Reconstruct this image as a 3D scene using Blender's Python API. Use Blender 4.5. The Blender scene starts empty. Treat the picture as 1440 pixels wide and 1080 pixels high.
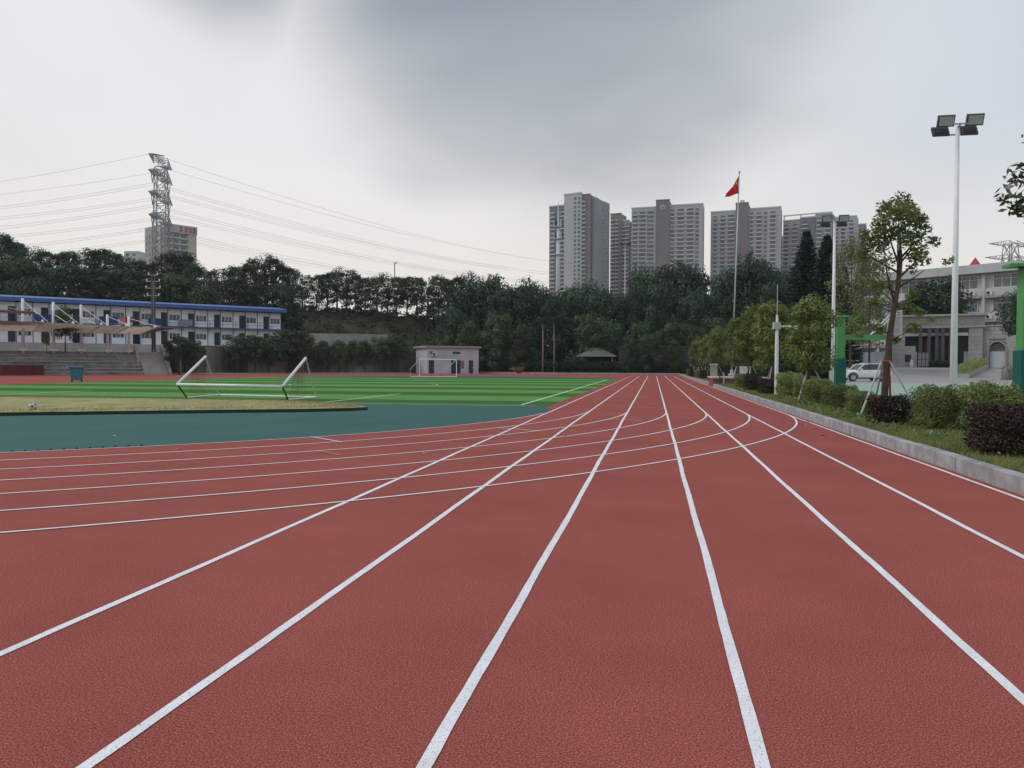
import bpy, bmesh, math, random
import numpy as np
from mathutils import Vector, Matrix

# ------------------------------------------------------------------ camera
sc = bpy.context.scene
COL = sc.collection
FPX, YAW, PITCH, ROLL, EYE = 1105.47, 0.17822, 0.023557, 0.0037527, 1.47855
cy, sy, cp, sp = math.cos(YAW), math.sin(YAW), math.cos(PITCH), math.sin(PITCH)
FWD = Vector((-sy * cp, cy * cp, -sp)); RGT0 = Vector((cy, sy, 0)); UP0 = RGT0.cross(FWD)
RGT = RGT0 * math.cos(ROLL) + UP0 * math.sin(ROLL)
UPV = UP0 * math.cos(ROLL) - RGT0 * math.sin(ROLL)
CAMP = Vector((0, 0, EYE))
FH = Vector((-sy, cy, 0))
cd = bpy.data.cameras.new('camera'); cam = bpy.data.objects.new('camera', cd); COL.objects.link(cam)
cd.sensor_width = 36.0; cd.lens = FPX / 1440.0 * 36.0; cd.clip_start = 0.05; cd.clip_end = 20000
m = Matrix.Identity(4)
for i in range(3):
    m[i][0], m[i][1], m[i][2], m[i][3] = RGT[i], UPV[i], -FWD[i], CAMP[i]
cam.matrix_world = m
sc.camera = cam

# ------------------------------------------------------------------ light
SUN_EL, SUN_AZ = math.radians(50), math.radians(-95)      # azimuth from +Y towards +X
sc.view_settings.view_transform = 'Standard'; sc.view_settings.look = 'None'
sc.view_settings.exposure = 0.10; sc.view_settings.gamma = 1.0
sc.view_settings.use_curve_mapping = False
sc.cycles.max_bounces = 5; sc.cycles.diffuse_bounces = 3; sc.cycles.glossy_bounces = 2
sc.cycles.transmission_bounces = 3; sc.cycles.transparent_max_bounces = 6; sc.cycles.volume_bounces = 0
sc.cycles.caustics_reflective = False; sc.cycles.caustics_refractive = False
sl = bpy.data.lights.new('sun', 'SUN'); sl.energy = 1.15; sl.angle = math.radians(24); sl.color = (1.0, 0.965, 0.91)
so = bpy.data.objects.new('sun', sl); COL.objects.link(so)
sd = Vector((math.sin(SUN_AZ) * math.cos(SUN_EL), math.cos(SUN_AZ) * math.cos(SUN_EL), math.sin(SUN_EL)))
so.rotation_euler = sd.to_track_quat('Z', 'Y').to_euler()


def s2l(r, g, b):
    f = lambda c: (c / 255 / 12.92) if c <= 10.3 else ((c / 255 + 0.055) / 1.055) ** 2.4
    return (f(r), f(g), f(b))


world = bpy.data.worlds.new('World'); sc.world = world; world.use_nodes = True
nt = world.node_tree; nt.nodes.clear()


def N(tree, typ, **kw):
    n = tree.nodes.new(typ)
    for k, v in kw.items():
        if k.startswith('i_'):
            n.inputs[k[2:]].default_value = v
        else:
            setattr(n, k, v)
    return n


def L(tree, a, b):
    tree.links.new(a, b)


def ramp(tree, stops, interp='LINEAR'):
    r = tree.nodes.new('ShaderNodeValToRGB'); r.color_ramp.interpolation = interp
    e = r.color_ramp.elements
    while len(e) < len(stops):
        e.new(0.5)
    for el, (p, c) in zip(e, stops):
        el.position = p; el.color = (*c, 1) if len(c) == 3 else c
    return r


def build_world():
    out = N(nt, 'ShaderNodeOutputWorld')
    sky = N(nt, 'ShaderNodeTexSky', sky_type='NISHITA', sun_disc=False, sun_elevation=SUN_EL, sun_rotation=SUN_AZ)
    bg1 = N(nt, 'ShaderNodeBackground'); bg1.inputs['Strength'].default_value = 0.1
    L(nt, sky.outputs[0], bg1.inputs['Color'])
    tc = N(nt, 'ShaderNodeTexCoord')
    nz = N(nt, 'ShaderNodeVectorMath', operation='NORMALIZE'); L(nt, tc.outputs['Generated'], nz.inputs[0])
    sep = N(nt, 'ShaderNodeSeparateXYZ'); L(nt, nz.outputs[0], sep.inputs[0])
    # direction on the cloud layer: stretched towards the horizon like a real flat deck
    zc = N(nt, 'ShaderNodeMath', operation='MAXIMUM'); L(nt, sep.outputs['Z'], zc.inputs[0]); zc.inputs[1].default_value = 0.0
    za = N(nt, 'ShaderNodeMath', operation='ADD'); L(nt, zc.outputs[0], za.inputs[0]); za.inputs[1].default_value = 0.22
    inv = N(nt, 'ShaderNodeMath', operation='DIVIDE'); inv.inputs[0].default_value = 1.0; L(nt, za.outputs[0], inv.inputs[1])
    pl = N(nt, 'ShaderNodeVectorMath', operation='SCALE'); L(nt, nz.outputs[0], pl.inputs[0]); L(nt, inv.outputs[0], pl.inputs['Scale'])
    nA = N(nt, 'ShaderNodeTexNoise'); nA.inputs['Scale'].default_value = 1.3; nA.inputs['Detail'].default_value = 3.5
    nA.inputs['Roughness'].default_value = 0.42; L(nt, pl.outputs[0], nA.inputs['Vector'])
    nB = N(nt, 'ShaderNodeTexNoise'); nB.inputs['Scale'].default_value = 0.75; nB.inputs['Detail'].default_value = 2.5
    nB.inputs['Roughness'].default_value = 0.45
    off = N(nt, 'ShaderNodeVectorMath', operation='ADD'); off.inputs[1].default_value = (3.1, 7.7, 1.2)
    L(nt, pl.outputs[0], off.inputs[0]); L(nt, off.outputs[0], nB.inputs['Vector'])
    # the rain cloud ahead: an irregular grey mass around one direction, stretching up overhead
    def blob(px, py, r0, r1, amp):
        d = (FWD * FPX + RGT * (px - 720) - UPV * (py - 540)).normalized()
        wv = N(nt, 'ShaderNodeVectorMath', operation='SUBTRACT'); L(nt, nA.outputs['Color'], wv.inputs[0]); wv.inputs[1].default_value = (0.5, 0.5, 0.5)
        ws = N(nt, 'ShaderNodeVectorMath', operation='SCALE'); L(nt, wv.outputs[0], ws.inputs[0]); ws.inputs['Scale'].default_value = amp
        ad = N(nt, 'ShaderNodeVectorMath', operation='ADD'); L(nt, nz.outputs[0], ad.inputs[0]); L(nt, ws.outputs[0], ad.inputs[1])
        di = N(nt, 'ShaderNodeVectorMath', operation='DISTANCE'); L(nt, ad.outputs[0], di.inputs[0]); di.inputs[1].default_value = d
        mr = N(nt, 'ShaderNodeMapRange', interpolation_type='SMOOTHSTEP'); L(nt, di.outputs['Value'], mr.inputs['Value'])
        mr.inputs['From Min'].default_value = r0; mr.inputs['From Max'].default_value = r1
        mr.inputs['To Min'].default_value = 1.0; mr.inputs['To Max'].default_value = 0.0
        return mr.outputs['Result']
    b1 = blob(800, -185, 0.15, 0.41, 0.26)
    b2 = blob(330, -90, 0.02, 0.16, 0.22)
    # scattered grey patches all over the upper sky
    mrn = N(nt, 'ShaderNodeMapRange', interpolation_type='SMOOTHSTEP'); L(nt, nB.outputs['Fac'], mrn.inputs['Value'])
    mrn.inputs['From Min'].default_value = 0.45; mrn.inputs['From Max'].default_value = 0.68; mrn.inputs['To Max'].default_value = 0.75
    mre = N(nt, 'ShaderNodeMapRange', interpolation_type='SMOOTHSTEP'); L(nt, sep.outputs['Z'], mre.inputs['Value'])
    mre.inputs['From Min'].default_value = 0.40; mre.inputs['From Max'].default_value = 0.65
    mul = N(nt, 'ShaderNodeMath', operation='MULTIPLY'); L(nt, mrn.outputs[0], mul.inputs[0]); L(nt, mre.outputs[0], mul.inputs[1])
    mx = N(nt, 'ShaderNodeMath', operation='MAXIMUM'); L(nt, b1, mx.inputs[0]); L(nt, b2, mx.inputs[1])
    mx2 = N(nt, 'ShaderNodeMath', operation='MAXIMUM'); L(nt, mx.outputs[0], mx2.inputs[0]); L(nt, mul.outputs[0], mx2.inputs[1])
    # pale veil: warm near the horizon, cool higher up and towards the right
    hz = ramp(nt, [(0.0, s2l(254, 243, 226)), (0.07, s2l(247, 239, 228)), (0.16, s2l(238, 234, 229)), (0.28, s2l(234, 234, 234)), (1.0, s2l(220, 225, 232))])
    L(nt, sep.outputs['Z'], hz.inputs['Fac'])
    dr = N(nt, 'ShaderNodeVectorMath', operation='DOT_PRODUCT'); L(nt, nz.outputs[0], dr.inputs[0])
    dr.inputs[1].default_value = Vector((math.cos(-0.05), math.sin(-0.05), 0))
    mrr = N(nt, 'ShaderNodeMapRange', interpolation_type='SMOOTHSTEP'); L(nt, dr.outputs['Value'], mrr.inputs['Value'])
    mrr.inputs['From Min'].default_value = -0.15; mrr.inputs['From Max'].default_value = 0.55; mrr.inputs['To Max'].default_value = 0.9
    mrz = N(nt, 'ShaderNodeMapRange', interpolation_type='SMOOTHSTEP'); L(nt, sep.outputs['Z'], mrz.inputs['Value'])
    mrz.inputs['From Min'].default_value = 0.06; mrz.inputs['From Max'].default_value = 0.28
    mm = N(nt, 'ShaderNodeMath', operation='MULTIPLY'); L(nt, mrr.outputs[0], mm.inputs[0]); L(nt, mrz.outputs[0], mm.inputs[1])
    c1 = N(nt, 'ShaderNodeMix', data_type='RGBA'); L(nt, mm.outputs[0], c1.inputs[0]); L(nt, hz.outputs[0], c1.inputs[6])
    c1.inputs[7].default_value = (*s2l(190, 202, 215), 1)
    # soft mottling of the veil
    mo = N(nt, 'ShaderNodeMapRange'); L(nt, nA.outputs['Fac'], mo.inputs['Value'])
    mo.inputs['From Min'].default_value = 0.3; mo.inputs['From Max'].default_value = 0.7; mo.inputs['To Min'].default_value = 0.95; mo.inputs['To Max'].default_value = 1.04
    c2 = N(nt, 'ShaderNodeVectorMath', operation='SCALE'); L(nt, c1.outputs[2], c2.inputs[0]); L(nt, mo.outputs[0], c2.inputs['Scale'])
    c3 = N(nt, 'ShaderNodeMix', data_type='RGBA'); L(nt, mx2.outputs[0], c3.inputs[0]); L(nt, c2.outputs[0], c3.inputs[6])
    c3.inputs[7].default_value = (*s2l(146, 154, 163), 1)
    bg2 = N(nt, 'ShaderNodeBackground'); bg2.inputs['Strength'].default_value = 1.0; L(nt, c3.outputs[2], bg2.inputs['Color'])
    ms = N(nt, 'ShaderNodeMixShader'); ms.inputs[0].default_value = 0.93
    L(nt, bg1.outputs[0], ms.inputs[1]); L(nt, bg2.outputs[0], ms.inputs[2]); L(nt, ms.outputs[0], out.inputs['Surface'])


build_world()

# ------------------------------------------------------------------ helpers
rng = np.random.default_rng(7)
random.seed(7)


def ray(px, py):
    return FWD + RGT * ((px - 720) / FPX) - UPV * ((py - 540) / FPX)


def GP(px, py, z=0.0):                                  # pixel -> point on the level z
    v = ray(px, py); t = (z - EYE) / v.z
    return CAMP + v * t


def PD(px, py, d):                                      # pixel -> point at the ground distance d along the view
    v = ray(px, py); return CAMP + v * (d / v.dot(FH))


def HOR(px):                                            # horizon row at this column
    a, b = ray(px, 400), ray(px, 700)
    return 400 + 300 * a.z / (a.z - b.z)


def ZPX(px, py, d):
    return PD(px, py, d).z


def BASE(px, d, z=0.0):                                 # ground point under a column at distance d
    p = PD(px, HOR(px), d); return Vector((p.x, p.y, z))


MATS = {}


def mat(name, col, rough=0.75, var=0.12, scale=2.0, bump=0.0, bscale=60.0, metal=0.0, spec=0.3, rnd=0.0, fine=0.0, fscale=150.0):
    if name in MATS:
        return MATS[name]
    M = bpy.data.materials.new(name); M.use_nodes = True; t = M.node_tree
    b = t.nodes['Principled BSDF']; b.inputs['Roughness'].default_value = rough; b.inputs['Metallic'].default_value = metal
    b.inputs['Specular IOR Level'].default_value = spec
    tc = N(t, 'ShaderNodeTexCoord')
    n1 = N(t, 'ShaderNodeTexNoise'); n1.inputs['Scale'].default_value = scale; n1.inputs['Detail'].default_value = 5
    n1.inputs['Roughness'].default_value = 0.6
    L(t, tc.outputs['Object'], n1.inputs['Vector'])
    mr = N(t, 'ShaderNodeMapRange'); L(t, n1.outputs['Fac'], mr.inputs['Value'])
    mr.inputs['From Min'].default_value = 0.3; mr.inputs['From Max'].default_value = 0.7
    mr.inputs['To Min'].default_value = 1 - var; mr.inputs['To Max'].default_value = 1 + var
    fac = mr.outputs[0]
    if fine:
        n2 = N(t, 'ShaderNodeTexNoise'); n2.inputs['Scale'].default_value = fscale; n2.inputs['Detail'].default_value = 2
        L(t, tc.outputs['Object'], n2.inputs['Vector'])
        m2 = N(t, 'ShaderNodeMapRange'); L(t, n2.outputs['Fac'], m2.inputs['Value'])
        m2.inputs['From Min'].default_value = 0.3; m2.inputs['From Max'].default_value = 0.7
        m2.inputs['To Min'].default_value = 1 - fine; m2.inputs['To Max'].default_value = 1 + fine
        mu = N(t, 'ShaderNodeMath', operation='MULTIPLY'); L(t, fac, mu.inputs[0]); L(t, m2.outputs[0], mu.inputs[1]); fac = mu.outputs[0]
    if rnd:
        oi = N(t, 'ShaderNodeObjectInfo'); m3 = N(t, 'ShaderNodeMapRange'); L(t, oi.outputs['Random'], m3.inputs['Value'])
        m3.inputs['To Min'].default_value = 1 - rnd; m3.inputs['To Max'].default_value = 1 + rnd
        mu = N(t, 'ShaderNodeMath', operation='MULTIPLY'); L(t, fac, mu.inputs[0]); L(t, m3.outputs[0], mu.inputs[1]); fac = mu.outputs[0]
    sv = N(t, 'ShaderNodeVectorMath', operation='SCALE'); sv.inputs[0].default_value = col; L(t, fac, sv.inputs['Scale'])
    L(t, sv.outputs[0], b.inputs['Base Color'])
    if bump:
        nb = N(t, 'ShaderNodeTexNoise'); nb.inputs['Scale'].default_value = bscale; nb.inputs['Detail'].default_value = 3
        L(t, tc.outputs['Object'], nb.inputs['Vector'])
        bp = N(t, 'ShaderNodeBump'); bp.inputs['Strength'].default_value = bump; bp.inputs['Distance'].default_value = 0.02
        L(t, nb.outputs['Fac'], bp.inputs['Height']); L(t, bp.outputs[0], b.inputs['Normal'])
    MATS[name] = M
    return M


def leafmat(name, col, col2, trans=0.25, gloss=0.06):
    if name in MATS:
        return MATS[name]
    M = bpy.data.materials.new(name); M.use_nodes = True; t = M.node_tree; t.nodes.clear()
    out = N(t, 'ShaderNodeOutputMaterial'); g = N(t, 'ShaderNodeNewGeometry'); oi = N(t, 'ShaderNodeObjectInfo')
    tc = N(t, 'ShaderNodeTexCoord'); n1 = N(t, 'ShaderNodeTexNoise'); n1.inputs['Scale'].default_value = 0.9; n1.inputs['Detail'].default_value = 3
    L(t, tc.outputs['Object'], n1.inputs['Vector'])
    mr = N(t, 'ShaderNodeMapRange'); L(t, n1.outputs['Fac'], mr.inputs['Value']); mr.inputs['From Min'].default_value = 0.32; mr.inputs['From Max'].default_value = 0.68
    ad = N(t, 'ShaderNodeMath', operation='ADD'); L(t, mr.outputs[0], ad.inputs[0]); L(t, g.outputs['Random Per Island'], ad.inputs[1])
    hf = N(t, 'ShaderNodeMath', operation='MULTIPLY'); L(t, ad.outputs[0], hf.inputs[0]); hf.inputs[1].default_value = 0.5
    mixc = N(t, 'ShaderNodeMix', data_type='RGBA'); L(t, hf.outputs[0], mixc.inputs[0]); mixc.inputs[6].default_value = (*col, 1); mixc.inputs[7].default_value = (*col2, 1)
    m3 = N(t, 'ShaderNodeMapRange'); L(t, oi.outputs['Random'], m3.inputs['Value']); m3.inputs['To Min'].default_value = 0.7; m3.inputs['To Max'].default_value = 1.35
    sv = N(t, 'ShaderNodeVectorMath', operation='SCALE'); L(t, mixc.outputs[2], sv.inputs[0]); L(t, m3.outputs[0], sv.inputs['Scale'])
    df = N(t, 'ShaderNodeBsdfDiffuse'); L(t, sv.outputs[0], df.inputs['Color'])
    tr = N(t, 'ShaderNodeBsdfTranslucent'); L(t, sv.outputs[0], tr.inputs['Color'])
    ms = N(t, 'ShaderNodeMixShader'); ms.inputs[0].default_value = trans; L(t, df.outputs[0], ms.inputs[1]); L(t, tr.outputs[0], ms.inputs[2])
    gl = N(t, 'ShaderNodeBsdfGlossy'); gl.inputs['Roughness'].default_value = 0.45
    m4 = N(t, 'ShaderNodeMixShader'); m4.inputs[0].default_value = gloss; L(t, ms.outputs[0], m4.inputs[1]); L(t, gl.outputs[0], m4.inputs[2])
    L(t, m4.outputs[0], out.inputs['Surface'])
    MATS[name] = M
    return M


class MB:
    """collects shapes; build() links them as ONE mesh object"""
    def __init__(s):
        s.v = []; s.f = []; s.m = []; s.mi = 0

    def add(s, vs, fs):
        o = len(s.v); s.v += [tuple(p) for p in vs]
        for f in fs:
            s.f.append([i + o for i in f]); s.m.append(s.mi)
        return s

    def box(s, x0, x1, y0, y1, z0, z1):
        v = [(x0, y0, z0), (x1, y0, z0), (x1, y1, z0), (x0, y1, z0), (x0, y0, z1), (x1, y0, z1), (x1, y1, z1), (x0, y1, z1)]
        return s.add(v, [(0, 3, 2, 1), (4, 5, 6, 7), (0, 1, 5, 4), (1, 2, 6, 5), (2, 3, 7, 6), (3, 0, 4, 7)])

    def bbox(s, x0, x1, y0, y1, z0, z1, b=0.02):       # box with chamfered upper edges
        v = [(x0, y0, z0), (x1, y0, z0), (x1, y1, z0), (x0, y1, z0), (x0, y0, z1 - b), (x1, y0, z1 - b), (x1, y1, z1 - b), (x0, y1, z1 - b),
             (x0 + b, y0 + b, z1), (x1 - b, y0 + b, z1), (x1 - b, y1 - b, z1), (x0 + b, y1 - b, z1)]
        return s.add(v, [(0, 3, 2, 1), (0, 1, 5, 4), (1, 2, 6, 5), (2, 3, 7, 6), (3, 0, 4, 7), (4, 5, 9, 8), (5, 6, 10, 9), (6, 7, 11, 10), (7, 4, 8, 11), (8, 9, 10, 11)])

    def tube(s, pts, r, n=6, cap=True):
        pts = [Vector(p) for p in pts]; k = len(pts)
        rs = r if isinstance(r, (list, tuple)) else [r] * k
        vs = []; prev = None
        for i, p in enumerate(pts):
            d = (pts[min(i + 1, k - 1)] - pts[max(i - 1, 0)])
            d = d.normalized() if d.length > 1e-9 else Vector((0, 0, 1))
            if prev is None:
                a = Vector((0, 0, 1)) if abs(d.z) < 0.9 else Vector((1, 0, 0))
                a = (a - d * a.dot(d)).normalized()
            else:
                a = (prev - d * prev.dot(d)).normalized()
            prev = a; b = d.cross(a)
            for j in range(n):
                t = 2 * math.pi * (j + 0.5) / n
                vs.append(p + (a * math.cos(t) + b * math.sin(t)) * rs[i])
        fs = []
        for i in range(k - 1):
            for j in range(n):
                j2 = (j + 1) % n
                fs.append((i * n + j, i * n + j2, (i + 1) * n + j2, (i + 1) * n + j))
        if cap:
            fs.append(tuple(reversed(range(n)))); fs.append(tuple(range((k - 1) * n, k * n)))
        return s.add(vs, fs)

    def poly(s, pts, z0, z1=None):                      # flat polygon, or a prism when z1 is given
        n = len(pts)
        if z1 is None:
            return s.add([(p[0], p[1], z0) for p in pts], [tuple(range(n))])
        v = [(p[0], p[1], z0) for p in pts] + [(p[0], p[1], z1) for p in pts]
        f = [tuple(reversed(range(n))), tuple(range(n, 2 * n))] + [(i, (i + 1) % n, n + (i + 1) % n, n + i) for i in range(n)]
        return s.add(v, f)

    def xprism(s, prof, x0, x1):                        # profile in (y,z) swept along x
        n = len(prof)
        v = [(x0, p[0], p[1]) for p in prof] + [(x1, p[0], p[1]) for p in prof]
        f = [tuple(reversed(range(n))), tuple(range(n, 2 * n))] + [(i, (i + 1) % n, n + (i + 1) % n, n + i) for i in range(n)]
        return s.add(v, f)

    def lathe(s, prof, n=16, c=(0, 0)):                 # (r,z)
        vs = []; fs = []
        for r, z in prof:
            for j in range(n):
                t = 2 * math.pi * j / n; vs.append((c[0] + r * math.cos(t), c[1] + r * math.sin(t), z))
        for i in range(len(prof) - 1):
            for j in range(n):
                j2 = (j + 1) % n; fs.append((i * n + j, i * n + j2, (i + 1) * n + j2, (i + 1) * n + j))
        fs.append(tuple(reversed(range(n)))); fs.append(tuple(range((len(prof) - 1) * n, len(prof) * n)))
        return s.add(vs, fs)

    def mesh(s, name, mats, smooth=False):
        me = bpy.data.meshes.new(name); me.from_pydata(s.v, [], s.f)
        for M in (mats if isinstance(mats, (list, tuple)) else [mats]):
            me.materials.append(M)
        if max(s.m, default=0) > 0:
            me.polygons.foreach_set('material_index', s.m)
        bm = bmesh.new(); bm.from_mesh(me); bmesh.ops.recalc_face_normals(bm, faces=bm.faces); bm.to_mesh(me); bm.free()
        if smooth:
            me.polygons.foreach_set('use_smooth', [True] * len(me.polygons))
        return me

    def build(s, name, mats, parent=None, smooth=False):
        return link(name, s.mesh(name, mats, smooth), parent)


def link(name, me, parent=None):
    o = bpy.data.objects.new(name, me); COL.objects.link(o)
    if parent is not None:
        o.parent = parent
    return o


def tag(o, label, cat, group=None):
    o['label'] = label; o['category'] = cat
    if group:
        o['group'] = group
    return o


def thing(name, label, cat, loc=(0, 0, 0), rz=0.0, group=None):
    o = bpy.data.objects.new(name, None); o.empty_display_size = 0.2; COL.objects.link(o)
    o.location = loc; o.rotation_euler = (0, 0, rz)
    return tag(o, label, cat, group)


def struct(o):
    o['kind'] = 'structure'; return o


def stuff(o):
    o['kind'] = 'stuff'; return o


def dup(root, loc, rz=0.0, scale=None, label=None, group=None):
    r = root.copy(); COL.objects.link(r); r.location = loc; r.rotation_euler = (0, 0, rz)
    if scale is not None:
        r.scale = scale if hasattr(scale, '__len__') else (scale,) * 3
    if label:
        r['label'] = label
    if group:
        r['group'] = group
    for ch in list(root.children):
        c = ch.copy(); COL.objects.link(c); c.parent = r
        for g in list(ch.children):
            e = g.copy(); COL.objects.link(e); e.parent = c
    return r


def put(name, me, parent, loc, rz=0.0):                 # a part that shares its mesh
    o = link(name, me, parent); o.location = loc
    if rz:
        o.rotation_euler = (0, 0, rz)
    return o


def quads_mesh(name, V, M):                             # V: (n,4,3)
    n = len(V); me = bpy.data.meshes.new(name)
    me.vertices.add(n * 4); me.loops.add(n * 4); me.polygons.add(n)
    me.vertices.foreach_set('co', np.ascontiguousarray(V, dtype=np.float32).ravel())
    me.loops.foreach_set('vertex_index', np.arange(n * 4, dtype=np.int32))
    me.polygons.foreach_set('loop_start', np.arange(0, n * 4, 4, dtype=np.int32))
    me.update(calc_edges=True); me.materials.append(M)
    return me


def leaves(name, P, size, M, aspect=0.55, upb=0.5, rg=None, jit=0.35, out=None):
    """rhombic leaves at the points P"""
    rg = rg or rng; n = len(P)
    a = rg.normal(size=(n, 3)); a[:, 2] *= 0.6
    nn = rg.normal(size=(n, 3)); nn[:, 2] += upb * 1.5
    if out is not None:                                 # leaves face away from their clump's middle
        nn = nn * 0.45 + out * 1.5
        nn /= np.linalg.norm(nn, axis=1, keepdims=True) + 1e-9
        a -= nn * (a * nn).sum(1, keepdims=True)
    a /= np.linalg.norm(a, axis=1, keepdims=True) + 1e-9
    b = np.cross(nn, a); b /= np.linalg.norm(b, axis=1, keepdims=True) + 1e-9
    s = size * (1 + jit * rg.uniform(-1, 1, size=(n, 1)))
    a = a * s * 0.5; b = b * s * 0.5 * aspect
    V = np.stack([P - a, P + b - a * 0.1, P + a, P - b - a * 0.1], axis=1)
    return quads_mesh(name, V, M)


def ball(n, rg, power=0.45):
    d = rg.normal(size=(n, 3)); d /= np.linalg.norm(d, axis=1, keepdims=True)
    return d * (rg.uniform(size=(n, 1)) ** power)


# ------------------------------------------------------------------ ground and track
def track_material():
    M = bpy.data.materials.new('track_rubber'); M.use_nodes = True; t = M.node_tree; b = t.nodes['Principled BSDF']
    tc = N(t, 'ShaderNodeTexCoord')
    v = N(t, 'ShaderNodeTexNoise'); v.inputs['Scale'].default_value = 120; v.inputs['Detail'].default_value = 2; v.inputs['Roughness'].default_value = 0.6
    L(t, tc.outputs['Object'], v.inputs['Vector'])
    r1 = ramp(t, [(0.26, (0.055, 0.012, 0.012)), (0.40, (0.215, 0.055, 0.048)), (0.56, (0.345, 0.094, 0.080)), (0.75, (0.62, 0.23, 0.19))])
    L(t, v.outputs['Fac'], r1.inputs['Fac'])
    g = N(t, 'ShaderNodeTexNoise'); g.inputs['Scale'].default_value = 0.55; g.inputs['Detail'].default_value = 6; g.inputs['Roughness'].default_value = 0.65
    L(t, tc.outputs['Object'], g.inputs['Vector'])
    mr = N(t, 'ShaderNodeMapRange'); L(t, g.outputs['Fac'], mr.inputs['Value']); mr.inputs['From Min'].default_value = 0.3; mr.inputs['From Max'].default_value = 0.7
    mr.inputs['To Min'].default_value = 0.86; mr.inputs['To Max'].default_value = 1.10
    sv = N(t, 'ShaderNodeVectorMath', operation='SCALE'); L(t, r1.outputs[0], sv.inputs[0]); L(t, mr.outputs[0], sv.inputs['Scale'])
    # faint dusty scuffs
    st = N(t, 'ShaderNodeTexNoise'); st.inputs['Scale'].default_value = 2.3; st.inputs['Detail'].default_value = 7; st.inputs['Roughness'].default_value = 0.75
    mp = N(t, 'ShaderNodeMapping'); mp.inputs['Scale'].default_value = (1.0, 0.25, 1); L(t, tc.outputs['Object'], mp.inputs['Vector']); L(t, mp.outputs[0], st.inputs['Vector'])
    ms = N(t, 'ShaderNodeMapRange'); L(t, st.outputs['Fac'], ms.inputs['Value']); ms.inputs['From Min'].default_value = 0.55; ms.inputs['From Max'].default_value = 0.8; ms.inputs['To Max'].default_value = 0.15
    mx = N(t, 'ShaderNodeMix', data_type='RGBA'); L(t, ms.outputs[0], mx.inputs[0]); L(t, sv.outputs[0], mx.inputs[6]); mx.inputs[7].default_value = (0.36, 0.115, 0.075, 1)
    L(t, mx.outputs[2], b.inputs['Base Color'])
    b.inputs['Roughness'].default_value = 0.95; b.inputs['Specular IOR Level'].default_value = 0.08
    bp = N(t, 'ShaderNodeBump'); bp.inputs['Strength'].default_value = 0.5; bp.inputs['Distance'].default_value = 0.004
    L(t, v.outputs['Fac'], bp.inputs['Height']); L(t, bp.outputs[0], b.inputs['Normal'])
    return M


def paint_material():
    M = bpy.data.materials.new('line_paint'); M.use_nodes = True; t = M.node_tree; b = t.nodes['Principled BSDF']
    tc = N(t, 'ShaderNodeTexCoord')
    v = N(t, 'ShaderNodeTexNoise'); v.inputs['Scale'].default_value = 110; v.inputs['Detail'].default_value = 2; L(t, tc.outputs['Object'], v.inputs['Vector'])
    r1 = ramp(t, [(0.28, (0.34, 0.28, 0.30)), (0.40, (0.74, 0.75, 0.80)), (0.75, (0.84, 0.85, 0.90))]); L(t, v.outputs['Fac'], r1.inputs['Fac'])
    g = N(t, 'ShaderNodeTexNoise'); g.inputs['Scale'].default_value = 3; g.inputs['Detail'].default_value = 5; L(t, tc.outputs['Object'], g.inputs['Vector'])
    mr = N(t, 'ShaderNodeMapRange'); L(t, g.outputs['Fac'], mr.inputs['Value']); mr.inputs['From Min'].default_value = 0.3; mr.inputs['From Max'].default_value = 0.7
    mr.inputs['To Min'].default_value = 0.88; mr.inputs['To Max'].default_value = 1.04
    sv = N(t, 'ShaderNodeVectorMath', operation='SCALE'); L(t, r1.outputs[0], sv.inputs[0]); L(t, mr.outputs[0], sv.inputs['Scale'])
    L(t, sv.outputs[0], b.inputs['Base Color']); b.inputs['Roughness'].default_value = 0.7
    bp = N(t, 'ShaderNodeBump'); bp.inputs['Strength'].default_value = 0.4; bp.inputs['Distance'].default_value = 0.003
    L(t, v.outputs['Fac'], bp.inputs['Height']); L(t, bp.outputs[0], b.inputs['Normal'])
    return M


M_TRACK = track_material(); M_PAINT = paint_material()
M_CONC = mat('concrete', (0.33, 0.32, 0.31), 0.85, 0.16, 1.6, 0.5, 40, fine=0.12, fscale=60)
M_KERB = mat('kerb_concrete', (0.305, 0.31, 0.325), 0.85, 0.34, 2.6, 0.5, 45, rnd=0.06, fine=0.14, fscale=50)
M_WHITE = mat('white_paint', (0.72, 0.73, 0.75), 0.45, 0.05, 2, rnd=0.02)
M_GALV = mat('galvanised_steel', (0.42, 0.43, 0.45), 0.45, 0.12, 8, metal=0.5)
M_DARK = mat('dark_metal', (0.05, 0.05, 0.055), 0.5, 0.1, 4)
M_BARK = mat('bark', (0.085, 0.066, 0.05), 0.9, 0.35, 6, 0.8, 25)
M_BARKL = mat('pale_bark', (0.22, 0.2, 0.17), 0.9, 0.25, 6, 0.5, 25)
M_GLASS = mat('dark_glass', (0.035, 0.042, 0.05), 0.12, 0.15, 0.6, spec=0.6, rnd=0.35)

ground = struct(MB().add([(-2400, -600, -0.06), (2400, -600, -0.06), (2400, 3000, -0.06), (-2400, 3000, -0.06)], [(0, 1, 2, 3)]).build(
    'ground', mat('earth', (0.10, 0.105, 0.07), 0.95, 0.3, 0.05, fine=0.2, fscale=3)))

X0, LW = -3.253, 1.22
CX, CY, R0 = -21.389, 25.887, 18.136
KX = 4.20                                              # face of the kerb
FAR_EDGE = [(KX, 137.0), (-17, 138.5), (-47, 147.5), (-86, 150)]
track_poly = [(KX, -8), (KX, 137.0), (-17, 138.5), (-47, 147.5), (-95, 150), (-95, 40), (-70, -8)]
track = struct(MB().poly(track_poly, 0.0).build('running_track', M_TRACK))


jrr = random.Random(21)


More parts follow.
